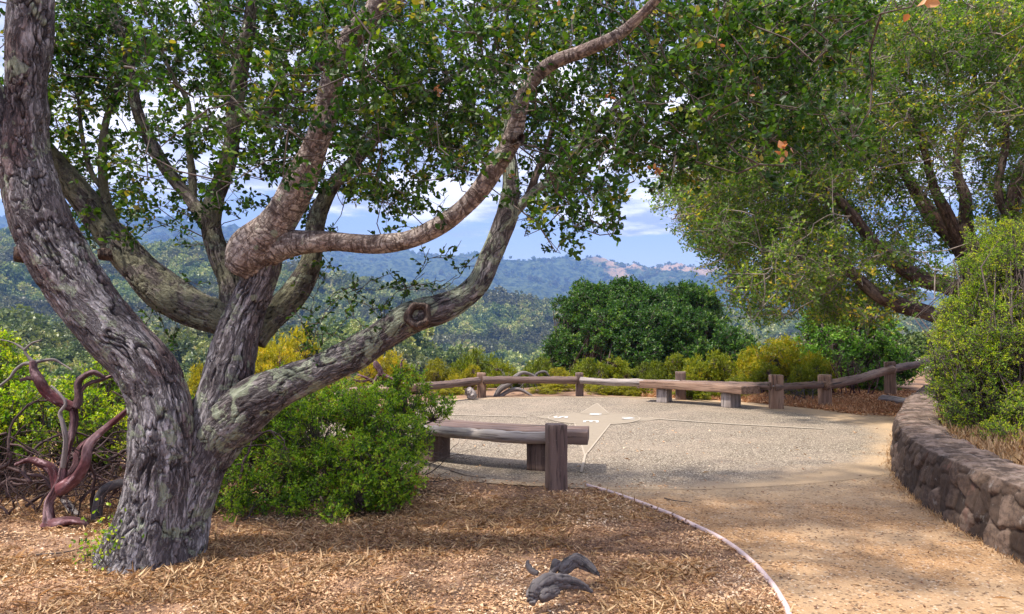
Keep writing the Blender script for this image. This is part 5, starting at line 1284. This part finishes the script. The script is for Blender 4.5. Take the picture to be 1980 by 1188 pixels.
# bank behind the wall
def build_bank():
    n = len(WL); idx = np.arange(0, n, 8); p = WL[idx]; nr = WN[idx]; k = 46
    t_ = np.concatenate([np.linspace(0.40, 1.6, 18), np.linspace(1.8, 14, k-18)])
    V = []
    for i in range(len(p)):
        for q in t_:
            x, y = p[i, 0]-nr[i, 0]*q*0.95, p[i, 1]-nr[i, 1]*q*0.95
            V.append((x, y, q))
    V = np.array(V); q = V[:, 2].copy()
    z = 0.40+0.16*sstep(0.4, 2.5, q)+0.10*(fbm(np.column_stack([V[:, :2]*2.5, 0*q]), 3)-0.5)
    z = z*(1-sstep(12.0, 16.5, V[:, 1]))*(1-sstep(9, 14, q))-0.03
    V[:, 2] = z; m_ = len(t_)
    Q = [(i*m_+j, (i+1)*m_+j, (i+1)*m_+j+1, i*m_+j+1) for i in range(len(p)-1) for j in range(m_-1)]
    m, t, b, o = new_mat('dry_bank_soil'); g = t.nodes.new('ShaderNodeNewGeometry'); P_ = g.outputs['Position']
    t.links.new(mixc(t, noise(t, P_, 14, 6, 0.7), (0.22, 0.14, 0.08), (0.46, 0.33, 0.19)), b.inputs['Base Color']); b.inputs['Roughness'].default_value = 0.95
    bump(t, b, noise(t, P_, 40, 5, 0.7), 0.7, 0.02)
    tag(link('bank', make_mesh('bank', V, np.array(Q), m, smooth=True)), None, None, kind='structure')
build_bank()

# ------------------------------------------------------------------ litter and dry grass
def poly_side(px, py, line):
    """signed distance-ish: + when right of the polyline (line goes near to far)"""
    d = np.full(len(px), 1e9); s = np.zeros(len(px))
    for a, b_ in zip(line[:-1], line[1:]):
        ab = b_-a; t_ = np.clip(((px-a[0])*ab[0]+(py-a[1])*ab[1])/max(ab@ab, 1e-9), 0, 1)
        dx, dy = px-(a[0]+t_*ab[0]), py-(a[1]+t_*ab[1]); q = np.hypot(dx, dy); c = ab[0]*dy-ab[1]*dx
        m_ = q < d; d = np.where(m_, q, d); s = np.where(m_, -np.sign(c), s)
    return d*s
wline = wl[::3]; eline = el[::-1][::2]
def scatter(n, x0, x1, y0, y1, wfun, pw=1.6):
    y = y0*(y1/y0)**(RG.random(n)) if pw else RG.uniform(y0, y1, n); lim = np.minimum(0.80*y+0.6, 99)
    x = RG.uniform(-1, 1, n)*lim; ok = (x > x0) & (x < x1); x, y = x[ok], y[ok]
    w_ = wfun(x, y); ok = RG.random(len(x)) < w_; return x[ok], y[ok]
def zone(x, y):
    rp = np.hypot(x-CX, y-CY); se = poly_side(x, y, eline); sw = poly_side(x, y, wline)
    return rp, se, sw
def w_litter(x, y):
    rp, se, sw = zone(x, y)
    inpath = (sw < 0.02) & ((se > 0) | (y > 7.2)) & (rp > PR) & (x > 0.5)
    w_ = np.where(inpath, 0.05, 1.0); w_ = np.where(rp < PR, 0.012+0.5*sstep(PR-0.35, PR, rp)*sstep(2.2, 0.8, x), w_)
    w_ = np.where((sw > 0.0), 0.0, w_)
    return w_*(0.45+0.55*sstep(0.38, 0.55, fbm(np.stack([x*1.6, y*1.6, 0*x], -1), 3)))
x, y = scatter(400000, -9, 7, 2.6, 11.5, w_litter)
n = len(x); cl = 0.6*fbm(np.stack([x*1.3, y*1.3, 0*x+5], -1), 3)+0.4*fbm(np.stack([x*5, y*5, 0*x+9], -1), 2); cl = np.clip((cl-0.34)*3.0, 0, 1)
D = rdir(n); D[:, 2] = RG.normal(size=n)*0.15; Nn = np.zeros((n, 3)); Nn[:, 2] = 1; Nn += RG.normal(size=(n, 3))*0.28
L = (0.007+0.026*RG.random(n)**2.6)*(1+0.15*(y-5).clip(0, 8)); z = RG.uniform(0.004, 0.022, n)
lm = leaf_mesh('leaf_litter', np.column_stack([x, y, z]), D, Nn, L, L*RG.uniform(0.35, 0.8, n), M['litter'], cl, False, 0.18)
tag(link('leaf_litter', lm), 'dry brown fallen leaves covering the ground under the oak', 'leaf litter', kind='stuff')
# orange litter by the fence
x = RG.uniform(3.2, 10.2, 30000); y = RG.uniform(13.0, 19.0, 30000); rp, se, sw = zone(x, y)
ok = (rp > PR-0.05) & (sw < 0.0) & (y > 12.9+0.5*fbm(np.stack([x*2, y*2, 0*x], -1), 2)-0.3*(x-5)*0) & (RG.random(30000) < 0.9)
x, y = x[ok], y[ok]; n = len(x); D = rdir(n); D[:, 2] = RG.normal(size=n)*0.25; Nn = np.zeros((n, 3)); Nn[:, 2] = 1; Nn += RG.normal(size=(n, 3))*0.4
L = RG.uniform(0.04, 0.085, n)
lm = leaf_mesh('orange_leaf_litter', np.column_stack([x, y, RG.uniform(0.005, 0.05, n)]), D, Nn, L, L*0.42, M['litter_orange'], RG.random(n), False, 0.18)
tag(link('orange_leaf_litter', lm), 'orange fallen leaves heaped round the right fence posts', 'leaf litter', kind='stuff')
def w_grass(x, y):
    rp, se, sw = zone(x, y); inpath = (sw < 0.02) & ((se > 0.0) | (y > 7.2)) & (x > 0.5)
    w_ = np.where(inpath | (rp < PR-0.1), 0.006, 1.0); w_ = np.where(sw > 0, 0, w_)
    return w_*(0.08+0.92*sstep(0.44, 0.60, fbm(np.stack([x*1.1+7, y*1.1, 0*x], -1), 3)))
x, y = scatter(260000, -9, 6, 2.6, 9.5, w_grass)
n = len(x); D = rdir(n); D[:, 2] = np.abs(RG.normal(size=n))*0.20+0.02; L = 0.02+0.10*RG.random(n)**2
lm = leaf_mesh('dry_grass', np.column_stack([x, y, np.full(n, 0.004)]), D, rdir(n), L, 0.0014+0.00045*y, M['straw'], RG.random(n), False, 0.12)
tag(link('dry_grass', lm), 'thin straw coloured dead grass among the fallen leaves', 'dry grass', kind='stuff')
# tall dry grass on the bank and tufts along the wall foot
k = 26000; ii = RG.integers(0, len(WL), k); q = RG.uniform(0.52, 1.7, k)**1.0; p = WL[ii]-WN[ii]*q[:, None]*0.95
D = rdir(k); D[:, 2] = np.abs(D[:, 2])+0.9; z = 0.38+0.16*sstep(0.4, 2.5, q)*(1-sstep(12, 16.5, p[:, 1])); ok = p[:, 1] < 12.5
lm = leaf_mesh('bank_grass', np.column_stack([p, z-0.05])[ok], D[ok], rdir(k)[ok], RG.uniform(0.08, 0.26, k)[ok], 0.008, M['straw'], RG.random(k)[ok], False, 0.1)
tag(link('bank_grass', lm), 'tall golden dry grass on the bank behind the stone wall', 'dry grass', kind='stuff')
k = 2600; ii = RG.integers(0, len(WL), k); p = WL[ii]+WN[ii]*(np.abs(RG.normal(size=k))*0.05)[:, None]; D = rdir(k); D[:, 2] = np.abs(D[:, 2])+0.5
lm = leaf_mesh('wall_foot_grass', np.column_stack([p, 0*p[:, 0]]), D, rdir(k), RG.uniform(0.02, 0.07, k), 0.005, M['straw'], RG.random(k), False, 0.1)
tag(link('wall_foot_grass', lm), 'thin line of dry grass along the foot of the stone wall', 'dry grass', kind='stuff')
# reddish dry grass beyond the patio rim, behind the rails
k = 14000; a = RG.uniform(R(18), R(75), k); rr = PR+RG.uniform(0.05, 2.0, k); x = CX+rr*np.sin(a); y = CY+rr*np.cos(a); D = rdir(k); D[:, 2] = np.abs(D[:, 2])+0.6
lm = leaf_mesh('rim_grass', np.column_stack([x, y, 0*x]), D, rdir(k), RG.uniform(0.04, 0.14, k), 0.010, M['litter_orange'], RG.random(k), False, 0.1)
tag(link('rim_grass', lm), 'reddish dry grass growing along the far rim of the patio', 'dry grass', kind='stuff')

# ------------------------------------------------------------------ dead wood
def driftwood(name, lab, cat, pts, mat, grp=None, seg=30, amp=0.012):
    a = np.array(pts, float); p = PX(a[:, 0], a[:, 1], a[:, 2]); loc = np.array([p[:, 0].mean(), p[:, 1].mean(), 0])
    r = a[:, 3]/F*a[:, 2]; C = catmull(np.column_stack([p-loc, r]), 0.008)
    def dsp(bc, ph, v):
        q = bc+0.02*np.stack([fbm(bc*25+k, 2) for k in range(3)], -1); R0 = np.hypot(bc[..., 0], bc[..., 1])
        return amp*(ridged(q*np.array([30, 30, 6])+seg, 5, 0.65)-0.62)*2.4+1.3*R0*(fbm(bc*20+seg, 4, 0.6)-0.5)
    V, Q, bc = tube(C[:, :3], np.maximum(C[:, 3], 0.002), seg, dsp)
    o = link(name, make_mesh(name, V, Q, M[mat], {'bc': ('POINT', 'FLOAT_VECTOR', bc)}, True)); o.location = loc
    return tag(o, lab, cat, grp)
def gnarl(lab, strands, grp='dead wood in the foreground'):
    P0 = [PX(*np.array(q, float).T[:3]) for q in strands]; c = np.concatenate(P0).mean(0); c[2] = 0.012
    A = Acc(); rg = np.random.default_rng(len(lab))
    for p, q in zip(P0, strands):
        q = np.array(q, float); r = q[:, 3]/F*q[:, 2]; C = catmull(np.column_stack([p-c, r]), 0.005)
        for k in range(5):      # each strand is a bundle of splitting fibres
            a = k*1.257+rg.uniform(0, 1); tw = a+np.linspace(0, 1.6, len(C)); rr = C[:, 3:4]*0.55
            off = np.column_stack([np.cos(tw)*0.6, np.cos(tw)*0.5, np.sin(tw)])*rr
            sh = rg.uniform(0, 0.18); n0 = int(len(C)*sh*0.5); n1 = len(C)-int(len(C)*rg.uniform(0, 0.22)); cc = (C[:, :3]+off)[n0:n1]; r_ = C[n0:n1, 3]*rg.uniform(0.5, 0.75)
            def dsp(bc, ph, v): 
                R0 = np.hypot(bc[..., 0], bc[..., 1]); return 0.006*(ridged(bc*np.array([55, 55, 9])+k*7, 4, 0.65)-0.62)*2+0.9*R0*(fbm(bc*32+k*3, 3)-0.5)
            V, Q, bc = tube(cc, np.maximum(r_, 0.002), 22, dsp); A.add(V, Q, bc+k)
    o = link('driftwood', A.mesh('driftwood', M['dead_dark'], True)); o.location = c; tag(o, lab, 'dead wood', grp)
gnarl('nearest gnarled grey dead wood lying in the litter beside the path', [[(1028,1168,3.95,9),(1034,1146,4.0,15),(1058,1130,4.06,17),(1085,1126,4.12,13),(1115,1128,4.18,9),(1148,1146,4.22,3)], [(1045,1158,3.98,9),(1062,1146,4.02,12),(1084,1142,4.05,7)]])
gnarl('arched dark dead wood just behind the nearest grey piece', [[(1066,1108,4.33,6),(1076,1092,4.36,9),(1084,1100,4.38,5)], [(1080,1116,4.34,7),(1095,1096,4.38,12),(1114,1084,4.42,12),(1136,1094,4.42,9),(1160,1114,4.36,3)]])
driftwood('driftwood', 'tiny upright splinter of dead wood left of the arched piece', 'dead wood', [(1040,1110,4.3,4),(1026,1102,4.32,6),(1020,1090,4.34,4),(1022,1084,4.34,2)], 'dead_dark', 'dead wood in the foreground', 18, 0.005)
driftwood('grey_stump', 'short pale dead stump left of the leftmost far fence post', 'stump', [(916,772,16.3,7),(912,764,16.3,9),(906,756,16.3,8),(902,752,16.3,5)], 'timber_grey', None, 20)
DW = thing('dead_manzanita', 'grey twisted dead branches arching through the far fence between two posts', 'dead shrub', loc=(0.0, 17.6, 0))
def dw(pts, par=DW, mat='dead'): return limb(par, 'branch', pts, M[mat], 14, 0.03, 0.008, 0.14, None, 6.0, None)
dw([(958,768,17.2,6),(968,752,17.2,7),(985,742,17.3,6),(998,728,17.6,5),(1012,721,17.7,4),(1030,726,17.8,3),(1040,733,17.8,2)])
dw([(962,770,17.2,4),(985,756,17.3,4),(1005,754,17.4,4),(1022,762,17.4,3),(1034,770,17.4,2)])
dw([(1028,735,17.9,2),(1040,722,17.9,3),(1054,719,17.9,3),(1062,728,17.9,2)], mat='dead_dark')
A = tangle(91, [((-0.2+0.12*i, 0.2, 0.1), (0.3*math.cos(i*2), 0.2, 0.6)) for i in range(5)], 0.7, 0.012, 2, 0.5, 0.3, 0.8, 3); link('branches', A.mesh('branches', M['dead_dark'], True), DW)
RB = thing('dead_manzanita', 'reddish bare branches sprawling behind the left bench', 'dead shrub', loc=(-3.6, 16.2, 0))
for pts in ([(720,742,16,5),(735,722,16,6),(728,706,16,7),(726,698,16,4)], [(735,722,16,5),(752,730,16,4),(768,734,16,4),(776,715,16,3),(776,700,16,2.5),(782,694,16,1)],
            [(668,762,15.6,3),(666,742,15.6,3),(676,735,15.6,3),(700,738,15.6,3),(718,733,15.6,2)], [(690,724,16,2),(710,732,16,3),(725,742,16,3)]):
    dw(pts, RB, 'bark_red')
A = tangle(93, [((0.15*i-0.4, 0.0, 0.3), (math.cos(i), 0.1, 0.6)) for i in range(5)], 0.6, 0.010, 2, 0.5, 0.3, 0.8, 3); link('branches', A.mesh('branches', M['bark_red'], True), RB)
BR = thing('bare_shrub', 'twiggy bare shrub with red stems right of the largest yellow shrub', 'shrub', loc=(8.1, 17.4, -0.05))
A = tangle(95, [((0.1*i-0.5, 0.05*(i % 3), 0.02), (0.5*math.cos(i*1.3), 0.2*math.sin(i), 1)) for i in range(11)], 0.85, 0.016, 3, 0.35, 0.0, 0.6, 3); link('branches', A.mesh('branches', M['bark_red'], True), BR)
BR2 = thing('bare_shrub', 'small dark leafless bush under the short rail between the two right posts', 'shrub', loc=(6.1, 15.7, -0.02))
A = tangle(97, [((0.12*i-0.5, 0.05*(i % 3), 0.02), (0.6*math.cos(i*1.3), 0.2*math.sin(i), 0.8)) for i in range(10)], 0.42, 0.014, 3, 0.45, 0.2, 0.7, 3); link('branches', A.mesh('branches', M['dead_dark'], True), BR2)
# twigs poking from the near shrub onto the patio rim
TW = thing('dead_twigs', 'thin bare twigs lying between the leafy shrub and the near bench', 'twigs', loc=(-0.9, 7.5, 0))
A = tangle(99, [((0.0, 0.1, 0.05), (1, -0.1, 0.35)), ((-0.1, 0.3, 0.1), (1, 0.1, 0.3)), ((-0.1, -0.2, 0.03), (1, -0.2, 0.1)), ((-0.2, 0.5, 0.25), (1, 0.2, 0.0)), ((-0.3, 0.6, 0.3), (1, 0.4, -0.1))], 0.5, 0.006, 2, 0.45, 0.3, 0.6, 3); link('branches', A.mesh('branches', M['twig'], True), TW)
# sticks
for (pts, lab) in (([(1285,968,6.68),(1300,974,6.6),(1320,976,6.55),(1338,977,6.52)], 'dark curved stick on the path beside the edging strip'), ([(70,1085,5.0),(120,1080,5.05),(175,1068,5.2)], 'thin pale stick in the litter left of the oak base'), ([(870,884,8.0),(905,900,7.7),(940,905,7.6)], 'thin stick at the patio rim below the near bench')):
    a = np.array(pts, float); p = PX(a[:, 0], a[:, 1], a[:, 2]); p[:, 2] = 0.02; C = catmull(p, 0.03); V, Q, bc = tube(C-C.mean(0), np.linspace(0.007, 0.003, len(C)), 7)
    o = link('stick', make_mesh('stick', V, Q, M['twig'], {'bc': ('POINT', 'FLOAT_VECTOR', bc)}, True)); o.location = C.mean(0); tag(o, lab, 'stick', 'loose sticks on the ground')
# pale gravel strip beyond the last post
m, t, b, o = new_mat('pale_gravel'); g = t.nodes.new('ShaderNodeNewGeometry')
t.links.new(mixc(t, noise(t, g.outputs['Position'], 6, 5, 0.7), (0.36, 0.33, 0.29), (0.58, 0.54, 0.50)), b.inputs['Base Color']); b.inputs['Roughness'].default_value = 0.95
sheet('gravel_path', [(12.5+0*a, 0) if False else (21+7*math.cos(a), 33.0+6*math.sin(a)) for a in np.linspace(0, 2*math.pi, 60, endpoint=False)], 0.05, m, 1, zf=lambda x, y: hgt(x, y)+0.05)

# ------------------------------------------------------------------ haze
def haze():
    x0, x1, y0, y1, z0, z1 = -6450, 6450, -6450, 6450, -330, 960
    V = [(x, y, z) for x in (x0, x1) for y in (y0, y1) for z in (z0, z1)]
    Fq = [(0, 1, 3, 2), (4, 6, 7, 5), (0, 4, 5, 1), (2, 3, 7, 6), (0, 2, 6, 4), (1, 5, 7, 3)]
    m = bpy.data.materials.new('blue_haze'); m.use_nodes = True; t = m.node_tree; t.nodes.clear()
    o = t.nodes.new('ShaderNodeOutputMaterial'); v = t.nodes.new('ShaderNodeVolumePrincipled')
    v.inputs['Color'].default_value = (0.24, 0.45, 1.0, 1); v.inputs['Density'].default_value = 0.00016; v.inputs['Anisotropy'].default_value = 0.0
    t.links.new(v.outputs[0], o.inputs['Volume'])
    tag(link('haze', make_mesh('haze', V, np.array(Fq), m)), None, None, kind='stuff')
haze()
